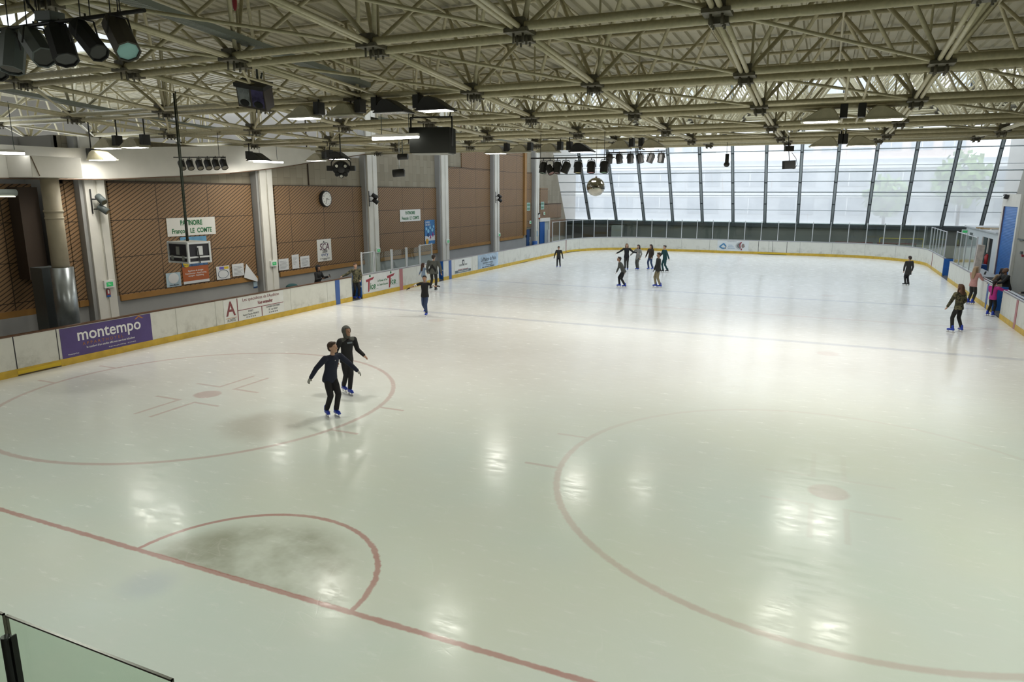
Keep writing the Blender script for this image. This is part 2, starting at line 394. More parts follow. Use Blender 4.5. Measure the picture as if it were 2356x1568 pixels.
# ------------------------------------------------------------------ advertising boards on the barrier
XA = XL+.004
def banner(name, label, Y0, Y1, Z0, Z1, m, cat='advertising banner'):
    o = MB().box((XA-.004, Y0, Z0), (XA+.006, Y1, Z1)).build(name, m); o['label'] = label; o['category'] = cat; return o
AF = lambda Yc, Zc, d=.009: left_frame(XA+d, Yc, Zc)
b = banner('advertising_banner', 'purple banner with large white lettering on the left boards', 6.43, 9.37, .19, 1.06, m_('purple', (.085, .055, .20), .4, 0, .12, 1.5))
ORT = m_('orange_letter', (.42, .17, .045), .6)
letters('lettering', [('montempo', .50, .10, .14, 0, dict(sx=.94, bold=.006)), ('A P P A R T H O T E L', .125, -.15, -.13, 1, dict(sx=1.1)),
    ("le confort d'un studio allié aux services hôteliers", .088, .10, -.245, 0, dict(sx=.92)), ('Montempô Evry', .05, -1.1, -.36, 0, {}), ('10, place de la gare, 91000 Evry     01 69 36 00 00', .045, .45, -.37, 0, {})], AF(7.85, .65), [WHITET, ORT], b)
mb = MB(); fr = AF(7.85, .65)
for s in (-1, 1): mb.add([fr(1.10, .42, 0), fr(1.10+s*.16, .31, 0), fr(1.10+s*.09, .31, 0), fr(1.10, .37, 0)], [(0, 1, 2, 3)])
mb.build('roof_mark', ORT, b, recalc=False)
b = banner('advertising_banner', 'white banner with a tall dark red letter and framed addresses on the left boards', 12.36, 15.42, .205, 1.06, m_('banner_white', (.70, .71, .68), .45, 0, .05, 3))
DR = m_('maroon', (.22, .055, .06), .6); GT = m_('grey_letter', (.12, .13, .13), .6)
letters('lettering', [('A', .74, -1.22, .05, 0, dict(sx=.85, bold=.012)), ('AUDIETIS', .15, -1.22, -.345, 1, dict(sx=.62)), ("Les spécialistes de l'Audition", .17, .33, .31, 0, dict(sx=.98)), ('Vous entendrez', .17, .50, .11, 0, dict(shear=.35, sx=.72, bold=.005)),
    ('EVRY', .11, -.25, -.14, 2, {}), ('Espace Mendès FRANCE', .095, -.25, -.255, 1, dict(sx=.85)), ('01 64 97 03 56', .08, -.25, -.355, 1, {}), ('CORBEIL ESSONNES', .10, .92, -.12, 2, dict(sx=.85)), ('87, rue FERAY', .095, .92, -.235, 1, dict(sx=.85)), ('01 60 88 40 40', .08, .92, -.345, 1, {})], AF(13.9, .64), [DR, GT, BLACKT], b)
mb = MB()
for y0, y1, z0, z1 in ((12.99, 13.03, .215, 1.05), (13.0, 15.4, .58, .605), (14.20, 14.24, .215, .58)): mb.box((XA+.005, y0, z0), (XA+.009, y1, z1))
mb.build('frame_lines', DR, b)
MB().box((XA+.005, 12.42, .37), (XA+.009, 12.95, .385)).build('gold_rule', ORT, b)
b = banner('advertising_banner', 'white bus network banner with two red T figures beside the open gate', 20.76, 23.72, .22, 1.07, m_('banner_grey', (.66, .67, .66), .4, 0, .06, 3))
mb = MB()
for yc in (21.25, 23.0):
    fr = AF(yc, .65)
    mb.add([fr(-.30, .20, 0), fr(.38, .29, 0), fr(.27, .17, 0), fr(.02, .13, 0), fr(-.05, -.36, 0), fr(-.16, -.40, 0), fr(-.12, .10, 0), fr(-.27, .08, 0)], [(0, 7, 6, 1), (1, 6, 3, 2), (6, 5, 4, 3)])
mb.build('red_figure', REDT, b, recalc=False)
mb = MB()
for yc in (21.25, 23.0): mb.ell((XA+.01, yc+.04, 1.0), (.006, .065, .06))
mb.build('green_dot', GREENT, b)
letters('lettering', [('ice', .42, .22, -.10, 0, dict(shear=.2, bold=.006)), ('ice', .42, 1.95, -.05, 0, dict(shear=.2, bold=.006)), ('Le Réseau de Bus', .15, 1.06, .10, 0, dict(sx=.8)), ('du Centre Essonne', .15, 1.06, -.10, 0, dict(sx=.8))], AF(21.25, .60), [GREENT], b)
mb = MB(); mb.box((XA+.005, 21.3, .33), (XA+.009, 21.95, .34)); mb.box((XA+.005, 22.95, .38), (XA+.009, 23.6, .39)); mb.build('underline', GREENT, b)
b = banner('advertising_banner', 'white banner with a dark shield crest and grey foot strip on the left boards', 29.66, 31.7, .24, 1.06, Mt['banner_white'])
mb = MB(); fr = AF(30.7, .82); mb.add([fr(-.13, .16, 0), fr(.13, .16, 0), fr(.13, -.04, 0), fr(0, -.2, 0), fr(-.13, -.04, 0)], [(0, 4, 3, 2, 1)]); mb.build('crest', BLACKT, b, recalc=False)
mb = MB(); fr = AF(30.7, .82); mb.add([fr(-.05, .08, .003), fr(.05, .08, .003), fr(.05, -.02, .003), fr(0, -.12, .003), fr(-.05, -.02, .003)], [(0, 4, 3, 2, 1)]); mb.build('crest_inner', WHITET, b, recalc=False)
letters('lettering', [('L’HERMITAGE SPORT', .15, 0, -.10, 0, dict(sx=.75)), ('RESTAURANT TRAITEUR SALLES', .085, 0, -.35, 1, {}), ('RENSEIGNEMENTS ET RESERVATIONS', .09, 0, -.46, 2, dict(sx=.9, depth=.012))], AF(30.68, .78), [GT, REDT, WHITET], b)
MB().box((XA+.004, 29.68, .25), (XA+.009, 31.68, .40)).build('foot_strip', m_('slate', (.10, .13, .15), .5), b)
b = banner('advertising_banner', 'pale blue banner with tall dark handwritten lettering on the left boards', 32.65, 35.6, .21, 1.08, m_('banner_blue', (.42, .55, .68), .4, 0, .35, .9))
letters('lettering', [('La Maison du Patin', .36, .05, .12, 0, dict(sx=.80)), ('TOUT POUR LE PATINAGE', .13, -.05, -.12, 1, dict(sx=.95)), ('www.lamaisondupatin.fr', .09, .1, -.25, 1, {}), ('Centre commercial, Evry  01 69 00 00 00', .11, .0, -.36, 0, dict(sx=.95))], AF(34.1, .64), [BLACKT, GT], b)
# white banner with blue triangular mark and feathered head on the far boards
YB = YF-.004
b = MB().box((-1.55, YB-.006, .2), (.95, YB+.004, 1.05)).build('advertising_banner', m_('banner_cool', (.64, .67, .68), .45)); tag(b, 'white banner with blue triangle mark and feathered head emblem on the far boards', 'advertising banner')
F2 = lambda u, v, w=0: (-.3+u, YB-.009-w, .62+v)
mb = MB(); tri = [(-.74, .18, -1.06, -.1), (-1.06, -.1, -.86, -.22), (-.86, -.22, -.66, -.22), (-.74, .18, -.54, -.08)]
for x0, z0, x1, z1 in tri: mb.tube(F2(x0+.0, z0), F2(x1, z1), .055, 6)
mb.build('triangle_mark', m_('mark_blue', (.05, .22, .42), .5), b)
MB().tube(F2(-.6, -.2), F2(-.6, -.2, .008), .05, 10).build('mark_dot', BLACKT, b)
letters('lettering', [('Centre', .11, -.2, .06, 0, {}), ('Essonne', .13, -.16, -.07, 0, {}), ('l’Agglomération', .10, -.14, -.2, 0, {}), ('www.centre-essonne.org', .07, -.1, .36, 1, {})], F2, [Mt['mark_blue'], BLACKT], b)
mb = MB()
for i in range(15):
    a = R(100+i*12); mb.tube(F2(.62+.18*math.cos(a), .02+.16*math.sin(a)), F2(.62+.42*math.cos(a), .02+.34*math.sin(a)), .022, 5, .006)
mb.build('feathers', GT, b)
mb = MB()
for i in range(6):
    a = R(95+i*22); a2 = R(95+(i+1)*22); mb.tube(F2(.70+.15*math.cos(a), .06+.24*math.sin(a), .01), F2(.70+.15*math.cos(a2), .06+.24*math.sin(a2), .01), .045, 6)
mb.tube(F2(.72, -.2, .01), F2(.68, -.34, .01), .04, 6); mb.build('red_band', REDT, b)
mb = MB(); mb.ell(F2(.80, .02, .004), (.12, .006, .18)); mb.tube(F2(.9, .0, .004), F2(.95, -.04, .004), .02, 5); mb.build('face_profile', m_('profile', (.25, .20, .18), .6), b)

# ------------------------------------------------------------------ glass shields on the boards
def shield(p0, p1, z0, z1, label, group, post_both=False, top=False):
    p0, p1 = Vector(p0), Vector(p1); c = (p0+p1)/2
    t = thing('glass_shield', label, 'glass shield', (c.x, c.y, z0), group)
    d = (p1-p0).normalized(); n = Vector((-d.y, d.x)); a = p0+d*.03; b = p1-d*.03
    mb = MB(); q = n*.006
    mb.rings([[(*(a-q), z0+.02), (*(a+q), z0+.02), (*(a+q), z1), (*(a-q), z1)], [(*(b-q), z0+.02), (*(b+q), z0+.02), (*(b+q), z1), (*(b-q), z1)]], smooth=False); mb.build('pane', GLASS, t)
    rot = Matrix(((d.x, n.x, 0), (d.y, n.y, 0), (0, 0, 1)))
    for pp in ((p0+d*.045, p1-d*.045) if post_both else (p0,)):
        MB().cbox((pp.x, pp.y, (z0+z1)/2+.03), (.05, .06, z1-z0+.06), rot).build('post', ALU, t)
    MB().cbox((c.x, c.y, z0+.015), ((p1-p0).length-.04, .05, .03), rot).build('bottom_rail', ALU, t)
    if top: MB().cbox((c.x, c.y, z1+.015), ((p1-p0).length-.04, .035, .03), rot).build('top_rail', ALU, t)
Z0 = HB+.035
ys = [20.72, 21.75, 23.25, 24.6, 25.9, 27.2]
nm = ['first glass shield pane beside the open gate on the left boards', 'second glass shield pane above the bus network banner', 'third glass shield pane above the pink board stripe', 'fourth glass shield pane before the girl in light blue', 'last framed glass shield pane before the narrow blue gate']
for i in range(5):
    z1 = (2.1, 2.06, 2.06, 2.06, 2.12)[i]
    shield((XL-.05, ys[i]), (XL-.05, ys[i+1]), Z0, z1, nm[i], 'glass shields on the left boards', True, i in (0, 4))
ts = [tl(y) for y in (45.7, 47.0, 48.3)]
def pt(t): p, _ = at_len(t, .05); return (p.x, p.y)
farp = [tl(45.8), tl(47.4), tl(49.0)]
e = tl(49.0); nfar = 30; end = tr(43.0); farp += [e+(end-e)*(i+1)/nfar for i in range(nfar)]
for i, (a, b) in enumerate(zip(farp, farp[1:])):
    shield(pt(a), pt(b), Z0, 2.62, 'tall clear glass shield pane standing on the far boards between slim posts', 'glass shields on the far boards', i == len(farp)-2, i < 6 or i > 26)
rr = [39.4, 37.9, 36.4, 34.9, 33.6]
for i in range(4): shield((XR+.05, rr[i]), (XR+.05, rr[i+1]), Z0, 2.8, 'tall clear glass shield pane on the right boards before the leaning post', 'glass shields on the right boards', i == 3, True)
MB().cbox((XR+.15, 33.35, 1.75), (.28, .22, 1.5), Euler((0, R(3), 0)).to_matrix()).build('padded_post', m_('worn_padding', (.45, .40, .36), .8, 0, .2, 5)); tag(bpy.data.objects['padded_post'], 'worn beige padded post at the end of the right glass shields', 'post')

# ------------------------------------------------------------------ left wall
XW = -16.0
struct('wall_left', MB().box((XW-.3, 9.0, -.1), (XW, 25.6, 6.62)).box((XW-.3, 25.6, -.1), (XW, 60, 16)), BLOCK)
struct('wall_left.001', MB().box((-17.9, -11, -.1), (-17.6, 9.0, 6.6)).box((-17.9, 8.9, -.1), (XW, 9.1, 6.6)), m_('recess_wall', (.30, .29, .27), .8, 0, .05, 1))
struct('wall_left.002', MB().box((-29.3, -11, 4), (-29, 26, 13)).box((-29, 25.6, 4), (-16.3, 25.9, 13)), Mt['recess_wall'])
struct('baseboard_left', MB().box((XW, 8.6, 0), (XW+.035, 50.3, 1.28)), GREYW)
def pillar(Y0, Y1, label):
    zt = 6.6 if Y0 < 25 else 9.0+max(0, Y0-25)*.2
    t = thing('pillar', label, 'pillar', (XW+.2, (Y0+Y1)/2, 0))
    MB().box((XW, Y0-.12, 0), (XW+.32, Y1, zt)).build('core', GREYW, t)
    mb = MB().box((XW+.322, Y0, 0), (XW+.42, Y0+.30*(Y1-Y0)/.7, zt)).box((XW+.322, Y0+.40*(Y1-Y0)/.7, 0), (XW+.42, Y1, zt)).box((XW+.322, Y0+.05, 0), (XW+.385, Y1-.05, zt))
    mb.build('white_face', WHITEP, t, bevel=.01)
    MB().path([(XW+.44, Y0+.42, 5.2), (XW+.44, Y0+.42, 1.9)], .012).build('conduit', WHITEP, t)
pil = [(9.55, 10.25), (17.38, 18.12), (25.15, 26.0), (32.95, 33.8), (40.75, 41.5), (48.7, 49.4)]
pl = ['white pillar nearest the camera beside the silver duct, with stacked spotlights', 'white pillar between the hanging case and the clock bay', 'white pillar between the clock bay and the second green sign', 'white pillar right of the blue skating poster', 'white pillar beside the tall slatted bay with two spotlights', 'last white pillar beside the open blue door']
for (a, b), l in zip(pil, pl): pillar(a, b, l)
def slat_panel(Y0, Y1, Z0, Z1, label, extra=(), rail=True, x=XW):
    t = thing('slatted_panel', label, 'wall panel', (x, (Y0+Y1)/2, Z0))
    mb = MB().box((x+.001, Y0, Z0+.2), (x+.07, Y1, Z1))
    for e in extra: mb.box((x+.001, e[0], e[2]), (x+.07, e[1], e[3]))
    mb.build('slat_boards', SLAT, t)
    if rail: MB().box((x+.001, Y0, Z0), (x+.11, Y1, Z0+.2)).build('bottom_rail', ORW, t)
    MB().box((x+.001, Y0, Z1), (x+.085, Y1, Z1+.03)).build('top_trim', DARKBR, t)
slat_panel(10.62, 17.2, 1.10, 5.19, 'slatted brown wall panel behind the hanging flight case')
slat_panel(18.58, 25.2, 1.10, 5.15, 'slatted brown wall panel carrying the round clock')
slat_panel(26.5, 32.95, 1.12, 5.15, 'slatted brown wall panel carrying the second green sign and skating poster')
slat_panel(34.4, 40.7, 1.20, 6.5, 'tall notched slatted brown wall panel right of the skating poster', [(36.3, 40.7, 6.5, 9.2)])
slat_panel(42.3, 46.8, 1.3, 9.2, 'full height slatted brown wall panel beside the upright orange post')
MB().box((XW+.001, 46.8, 1.5), (XW+.2, 47.2, 9.2)).build('timber_post', ORW); tag(bpy.data.objects['timber_post'], 'tall orange timber post between the last two slatted bays', 'post')
slat_panel(47.25, 48.55, 1.9, 6.5, 'narrow slatted brown wall panel above the first blue doorway', rail=False)
slat_panel(50.5, 55.8, 2.5, 3.95, 'low slatted brown wall panel above the second blue doorway', [(50.5, 52.3, 3.9, 5.3)], rail=False)
MB().box((XW+.001, 52.8, 1.0), (XW+.09, 57, 2.5)).build('wall_panel', m_('plain_brown', (.22, .14, .085), .6, 0, .1, 1)); tag(bpy.data.objects['wall_panel'], 'plain brown wall panel in the far left corner under the glazing', 'wall panel')
slat_panel(9.1, 9.42, 1.1, 5.2, 'narrow slatted brown strip left of the nearest pillar')
# recess on the far left: slatted panels turned towards the hall
mb = MB(); t = thing('slatted_panel', 'slatted brown wall panel in the recess at the far left edge', 'wall panel', (-16.8, 6, 1))
mb.box((-17.2, -2, 1.1), (-17.1, 8.8, 5.1)); mb.build('slat_boards', SLAT, t); MB().box((-17.2, -2, .9), (-17.05, 8.8, 1.1)).build('bottom_rail', ORW, t)
slat_panel(8.66, 9.09, 1.1, 5.1, 'slatted brown strip between the dark panel and the duct', x=-16.02)
MB().box((-17.04, 8.0, 2.1), (-16.5, 8.6, 5.0)).build('brown_cabinet', DARKBR); tag(bpy.data.objects['brown_cabinet'], 'tall dark brown box hanging on the recessed wall left of the duct', 'box')
MB().box((-17.2, -2, -.03), (-17.05, 8.8, .9)).build('baseboard_left.001', GREYW, kind='structure')
# white curved fascia below the roof
mb = MB(); pts = [(-3, 5.2), (5, 5.22), (9.6, 5.25), (10.2, 5.26), (13.4, 5.44), (15.5, 5.6), (17.4, 5.8), (19.2, 6.02), (20.8, 6.26), (23, 6.55), (24.7, 6.8)]
poly = pts+[(24.7, 7.0), (17, 6.75), (9, 6.2), (-3, 6.1)]
mb.prism(poly, 'x', -15.55, -15.35)
fa = mb.build('trim_1', WHITEP, kind='structure')
mb = MB()
for a, b in zip(pts, pts[1:]): mb.tube((-15.34, a[0], a[1]), (-15.34, b[0], b[1]), .022, 5)
mb.build('trim_2', m_('brown_edge', (.16, .10, .06), .6), kind='structure')
bx = thing('duct_casing', 'cream boxed casing above the round duct at the left edge', 'duct box', (-14.9, 7.9, 5.25))
MB().box((-15.34, 7.1, 5.26), (-14.25, 8.6, 5.86)).build('casing', WHITEP, bx, bevel=.01)
MB().path([(-14.24, 7.12, 5.84), (-14.24, 7.3, 5.3)], .012).build('seam', Mt['brown_edge'], bx)
dt = thing('round_duct', 'beige round duct with galvanised lower sleeve near the left edge', 'duct', (-14.7, 7.75, 0))
mb = MB(); mb.tube((-14.72, 7.87, 2.5), (-14.72, 7.87, 5.26), .24, 24); mb.tube((-14.72, 7.87, 4.25), (-14.72, 7.87, 4.31), .265, 24); mb.tube((-14.72, 7.87, 4.05), (-14.72, 7.87, 4.1), .255, 24); mb.build('upper_duct', BEIGE, dt)
MB().tube((-14.68, 7.87, 0), (-14.68, 7.87, 2.60), .31, 28).build('galvanised_sleeve', SILVER, dt)
MB().box((-15.7, 7.55, 0), (-15.15, 8.15, 2.58)).build('grey_cabinet', m_('cabinet_grey', (.10, .11, .11), .4, .3)); tag(bpy.data.objects['grey_cabinet'], 'dark grey metal cabinet behind the galvanised duct sleeve', 'cabinet')
# vertical service pipe in block wall
MB().tube((XW+.03, 20.95, 5.2), (XW+.03, 20.95, 9), .03, 6).build('wall_pipe', DARKBR); tag(bpy.data.objects['wall_pipe'], 'thin dark vertical pipe on the block wall above the clock', 'pipe')

# signs and posters on the wall
XS = XW+.085
def poster(name, label, Y0, Y1, Z0, Z1, m, cat='poster'):
    o = MB().box((XS, Y0, Z0), (XS+.015, Y1, Z1)).build(name, m); return tag(o, label, cat)
SF = lambda Yc, Zc, d=.018: left_frame(XS+d, Yc, Zc)
SIGNW = m_('sign_white', (.74, .73, .69), .5)
for (y0, y1), l in (((12.8, 15.08), 'white sign with green rink name behind the hanging case cable'), ((28.59, 30.85), 'white sign with green rink name above the glass shields')):
    b = poster('name_sign', l, y0, y1, 3.22, 3.9, SIGNW, 'sign')
    letters('lettering', [('PATINOIRE', .26, -.02, .14, 0, dict(sx=.80, bold=.008)), ('François  LE  COMTE', .25, 0, -.16, 0, dict(sx=.85, bold=.006))], SF((y0+y1)/2, 3.56), [GREENT], b)
b = poster('club_poster', 'white club poster with angular brush lettering below the clock', 21.22, 22.28, 1.55, 2.62, SIGNW)
letters('lettering', [('SCA', .46, 0, .16, 0, dict(sx=.85, shear=.15, bold=.006)), ('2000', .19, .02, -.06, 1, dict(bold=.003)), ('evry', .27, 0, -.2, 2, dict(sx=1.1)), ('Sport Club Athlétique Hockey', .06, 0, -.40, 1, {}), ('Patinage Evry', .055, 0, -.46, 1, {})], SF(21.75, 2.08), [m_('plum', (.10, .03, .06), .6), BLACKT, m_('navy_letter', (.03, .07, .22), .6)], b)
MB().ell((XS+.02, 21.72, 2.5), (.006, .04, .04)).tube((XS+.02, 21.5, 2.38), (XS+.02, 21.72, 2.47), .012, 5).tube((XS+.02, 21.72, 2.47), (XS+.02, 21.98, 2.44), .012, 5).build('figure_mark', BLACKT, b)
b = poster('event_poster', 'tall blue winter skating poster with yellow roundel beside the second green sign', 31.31, 32.52, 1.74, 3.22, m_('poster_blue', (.03, .17, .42), .5, 0, .3, 1.2))
MB().box((XS+.016, 31.33, 1.95), (XS+.019, 32.5, 2.25)).build('snow_band', PAPER, b)
MB().tube((XS+.016, 31.55, 1.92), (XS+.026, 31.55, 1.92), .17, 16).build('roundel', m_('gold', (.62, .33, .03), .5), b)
MB().tube((XS+.016, 31.7, 2.3), (XS+.026, 31.7, 2.3), .12, 14).build('badge', BLUED, b)
mb = MB()
for y, z, r in ((31.5, 2.7, .1), (31.72, 2.55, .12), (31.95, 2.75, .1), (32.2, 2.6, .11), (32.35, 2.8, .08)): mb.tube((XS+.016, y, z), (XS+.022, y, z), r, 12)
mb.build('lanterns', m_('pale_blue', (.22, .52, .72), .5), b)
mb = MB()
for y, z, mk in ((31.95, 2.18, 0), (32.25, 2.3, 0)): mb.ell((XS+.022, y, z+.12), (.006, .035, .035)); mb.tube((XS+.022, y, z+.08), (XS+.022, y, z-.05), .04, 5, .06); mb.path([(XS+.022, y-.02, z-.05), (XS+.022, y-.06, z-.15)], .012, 4).path([(XS+.022, y+.02, z-.05), (XS+.022, y+.06, z-.15)], .012, 4)
mb.build('small_skaters', m_('magenta_print', (.45, .05, .25), .6), b)
letters('lettering', [("L'HIVER", .16, -.28, .60, 0, {}), ('EN FETE', .16, -.22, .44, 0, {})], SF(31.92, 2.48), [WHITET], b)
b = poster('pool_poster', 'orange and blue pool activities poster below the hanging case', 13.3, 14.55, 1.37, 2.3, m_('poster_orange', (.40, .105, .03), .55, 0, .08, 2))
MB().box((XS+.016, 13.3, 2.03), (XS+.019, 14.55, 2.3)).build('blue_photo', m_('photo_blue', (.05, .12, .26), .5, 0, .6, 5), b)
MB().box((XS+.016, 13.3, 1.37), (XS+.019, 14.55, 1.47)).build('white_foot', PAPER, b)
MB().tube((XS+.016, 13.5, 2.16), (XS+.026, 13.5, 2.16), .15, 18).build('yellow_roundel', m_('roundel_yellow', (.66, .48, .03), .5), b)
letters('lettering', [('Baptêmes de plongée', .085, 0, .0, 0, {}), ('AquaDouceur · AquaTraining', .085, 0, -.10, 0, {}), ('aquagym · Aquabiking', .085, 0, -.19, 0, {}), ('Piscine', .07, -.42, .32, 1, {}), ('Bien Etre', .07, -.42, .24, 1, dict(depth=.02))], SF(13.92, 1.86), [WHITET, BLACKT], b)
b = poster('pool_poster', 'blue poster edge showing above the hanging case', 13.33, 14.58, 2.55, 3.17, m_('poster_sky', (.12, .32, .52), .5, 0, .2, 2))
MB().box((XS+.016, 13.5, 3.0), (XS+.02, 13.75, 3.08)).build('dark_caption', BLACKT, b)
papers = [(12.54, 13.19, 1.34, 1.87, 'pale blue notice with round drawing left of the orange poster', 'paper_blue'), (14.94, 15.63, 1.36, 1.9, 'white notice with colourful header and oval drawing', 'paper'), (15.78, 16.42, 1.41, 1.92, 'pale notice with faint blue foot beside the hanging sheet', 'paper'),
          (18.52, 19.17, 1.39, 1.9, 'white notice sheet nearest the second pillar', 'paper'), (19.4, 19.87, 1.38, 2.03, 'narrow white drawing sheet in the middle of three notices', 'paper'), (19.97, 20.61, 1.39, 1.91, 'white notice sheet right of the narrow drawing sheet', 'paper')]
m_('paper_blue', (.40, .52, .60), .6, 0, .2, 2)
for i, (y0, y1, z0, z1, l, mm) in enumerate(papers):
    b = poster('notice', l, y0, y1, z0, z1, Mt[mm], 'notice'); yc = (y0+y1)/2; zc = (z0+z1)/2
    if i == 0: MB().ell((XS+.015, yc, zc+.05), (.004, .24, .2), nu=20).build('round_drawing', PAPER, b); letters('lettering', [('Sainte Blanche', .07, 0, -.2, 0, {})], SF(yc, zc), [BLACKT], b)
    elif i == 1:
        mb = MB(); N = 20
        for k in range(N): a, c = 2*math.pi*k/N, 2*math.pi*(k+1)/N; mb.tube((XS+.018, yc+.27*math.cos(a), zc-.05+.17*math.sin(a)), (XS+.018, yc+.27*math.cos(c), zc-.05+.17*math.sin(c)), .009, 4)
        mb.build('oval_drawing', m_('ink_blue', (.05, .10, .18), .6), b)
        MB().box((XS+.016, yc-.18, z1-.13), (XS+.019, yc+.05, z1-.03)).build('violet_header', m_('violet', (.15, .12, .42), .6), b); MB().box((XS+.016, yc+.06, z1-.13), (XS+.019, yc+.3, z1-.03)).build('yellow_header', Mt['roundel_yellow'], b)
    else:
        mb = MB()
        for k in range(7): zz = z1-.12-k*.055; mb.box((XS+.016, y0+.07, zz), (XS+.018, y1-.07-random.random()*.2, zz+.012))
        mb.build('printed_lines', GT, b)
mb = MB(); mb.add([(XS+.02, 16.57, 1.88), (XS+.16, 17.02, 1.20), (XS+.16, 17.0, 1.07), (XS+.05, 16.36, 1.31)], [(0, 1, 2, 3)]); mb.add([(XS+.01, 16.57, 1.88), (XS+.15, 17.02, 1.20), (XS+.15, 17.0, 1.07), (XS+.04, 16.36, 1.31)], [(3, 2, 1, 0)])
tag(mb.build('loose_sheet', PAPER), 'white sheet folded down and hanging by one corner', 'notice')
b = MB().box((XW+.036, 16.95, .78), (XW+.05, 17.18, 1.05)).build('small_notice', Mt['paper_blue']); tag(b, 'small grey blue notice on the grey wall under the loose sheet', 'notice'); MB().box((XW+.05, 16.95, .78), (XW+.054, 17.18, .84)).build('blue_foot', BLUED, b)
# round clock
ck = thing('wall_clock', 'round black rimmed wall clock with white face on the slatted wall', 'clock', (XS, 21.95, 4.56))
MB().tube((XS-.01, 21.95, 4.56), (XS+.16, 21.95, 4.56), .385, 40).build('rim', BLACK, ck, bevel=.01)
MB().tube((XS+.155, 21.95, 4.56), (XS+.168, 21.95, 4.56), .335, 40).build('face', SIGNW, ck)
mb = MB()
for h in range(12):
    a = R(30*h); vs, fs = text_mb(str(h or 12), .085, lambda u, v, w, a=a: (XS+.172+w, 21.95+.265*math.sin(a)+u, 4.56+.265*math.cos(a)+v)); mb.add(vs, fs)
mb.build('numerals', BLACKT, ck, recalc=False)
for nm_, ang, L, w in (('hour_hand', 100, .17, .014), ('minute_hand', 200, .26, .01)): MB().tube((XS+.178, 21.95-.04*math.sin(R(ang)), 4.56-.04*math.cos(R(ang))), (XS+.178, 21.95+L*math.sin(R(ang)), 4.56+L*math.cos(R(ang))), w, 6, w*.5).build(nm_, BLACKT, ck)
# emergency exit boxes
EXG = m_('exit_green', (.02, .22, .07), .5, emit=(.05, .5, .15), es=.25)
def exit_box(x, Y, Z, label, w=.36, face='x', h=.26):
    t = thing('exit_box', label, 'exit light', (x, Y, Z))
    if face == 'x':
        MB().box((x, Y-w/2, Z-h/2), (x+.08, Y+w/2, Z+h/2)).build('housing', PLAST, t, bevel=.008)
        MB().box((x+.08, Y-w*.3, Z-h*.3), (x+.086, Y+w*.36, Z+h*.25)).build('green_panel', EXG, t)
        letters('pictogram', [('<-', .13, 0, 0, 0, {})], left_frame(x+.09, Y, Z), [WHITET], t)
    else:
        MB().box((x, Y-.04, Z-h/2), (x+w, Y+.04, Z+h/2)).build('housing', PLAST, t); MB().box((x+.03, Y-.05, Z-h*.3), (x+w-.03, Y-.04, Z+h*.3)).build('green_panel', EXG, t)
xp = XW+.425
for (Y, Z), l in zip([(9.95, 1.80), (17.8, 1.80), (25.75, 1.80), (33.5, 1.82), (41.3, 1.84)], ['green exit light box on the nearest white pillar', 'green exit light box on the pillar left of the notices', 'green exit light box on the pillar behind the first shield pane', 'green exit light box on the pillar right of the skating poster', 'green exit light box on the fifth pillar']):
    exit_box(xp, Y, Z, l)
exit_box(XS, 48.15, 2.5, 'small exit light above the first blue doorway', .3); exit_box(XS, 51.3, 3.15, 'small exit light above the second blue doorway', .3)
b = MB().box((xp, 9.86, 1.42), (xp+.01, 10.0, 1.62)).build('fire_notice', REDT); tag(b, 'small red and white extinguisher notice under the nearest exit light', 'notice'); MB().box((xp+.01, 9.9, 1.47), (xp+.014, 9.96, 1.6)).build('white_mark', WHITET, b); MB().box((xp, 9.86, 1.36), (xp+.01, 10.0, 1.42)).build('blue_foot', BLUE, b)
for (y0, y1, z0, z1), l in (((47.5, 48.2, 3.45, 4.1), 'green lettered information sign above the first doorway'), ((50.6, 51.35, 3.5, 4.15), 'pale lettered information sign right of the last pillar')):
    b = poster('information_sign', l, y0, y1, z0, z1, m_('pale_green', (.35, .5, .45), .5), 'sign')
    mb = MB()
    for k in range(6): mb.box((XS+.016, y0+.08+k*.1, z1-.27), (XS+.02, y0+.13+k*.1, z1-.08)); mb.box((XS+.016, y0+.08+k*.1, z0+.08), (XS+.02, y0+.13+k*.1, z0+.25))
    mb.build('lettering_bars', GREENT, b)
# doors on the left wall
struct('door_1', MB().box((XW+.001, 47.5, 0), (XW+.03, 49.0, 1.95)), m_('door_void', (.05, .055, .055), .8))
t = thing('blue_door', 'blue door leaf standing open in the first doorway', 'door', (XW+.1, 47.7, 0)); MB().box((XW+.03, 47.55, .02), (XW+.08, 48.15, 1.9)).build('leaf', BLUED, t); MB().box((XW+.08, 48.05, .9), (XW+.12, 48.1, 1.02)).build('handle', ALU, t)
MB().tube((XW+.5, 48.3, 0), (XW+.5, 48.3, .95), .22, 14).build('blue_bin', BLUE); tag(bpy.data.objects['blue_bin'], 'blue drum standing in front of the first doorway', 'bin')
t = thing('blue_door', 'bright blue door in white frame beside the last pillar', 'door', (XW+.1, 51, 0))
MB().box((XW+.03, 50.5, .02), (XW+.08, 51.6, 2.45)).build('leaf', BLUE, t); MB().box((XW+.02, 50.4, 2.45), (XW+.12, 52.8, 2.75)).build('lintel', WHITEP, t); MB().box((XW+.02, 52.65, 0), (XW+.12, 52.8, 2.45)).build('jamb', WHITEP, t)
MB().box((XW+.3, 51.55, 0), (XW+.45, 51.8, 1.75)).build('door_post', WHITEP, t)
struct('door_2', MB().box((XW+.001, 51.6, 0), (XW+.02, 52.65, 2.45)), m_('corridor_light', (.40, .45, .43), .8))
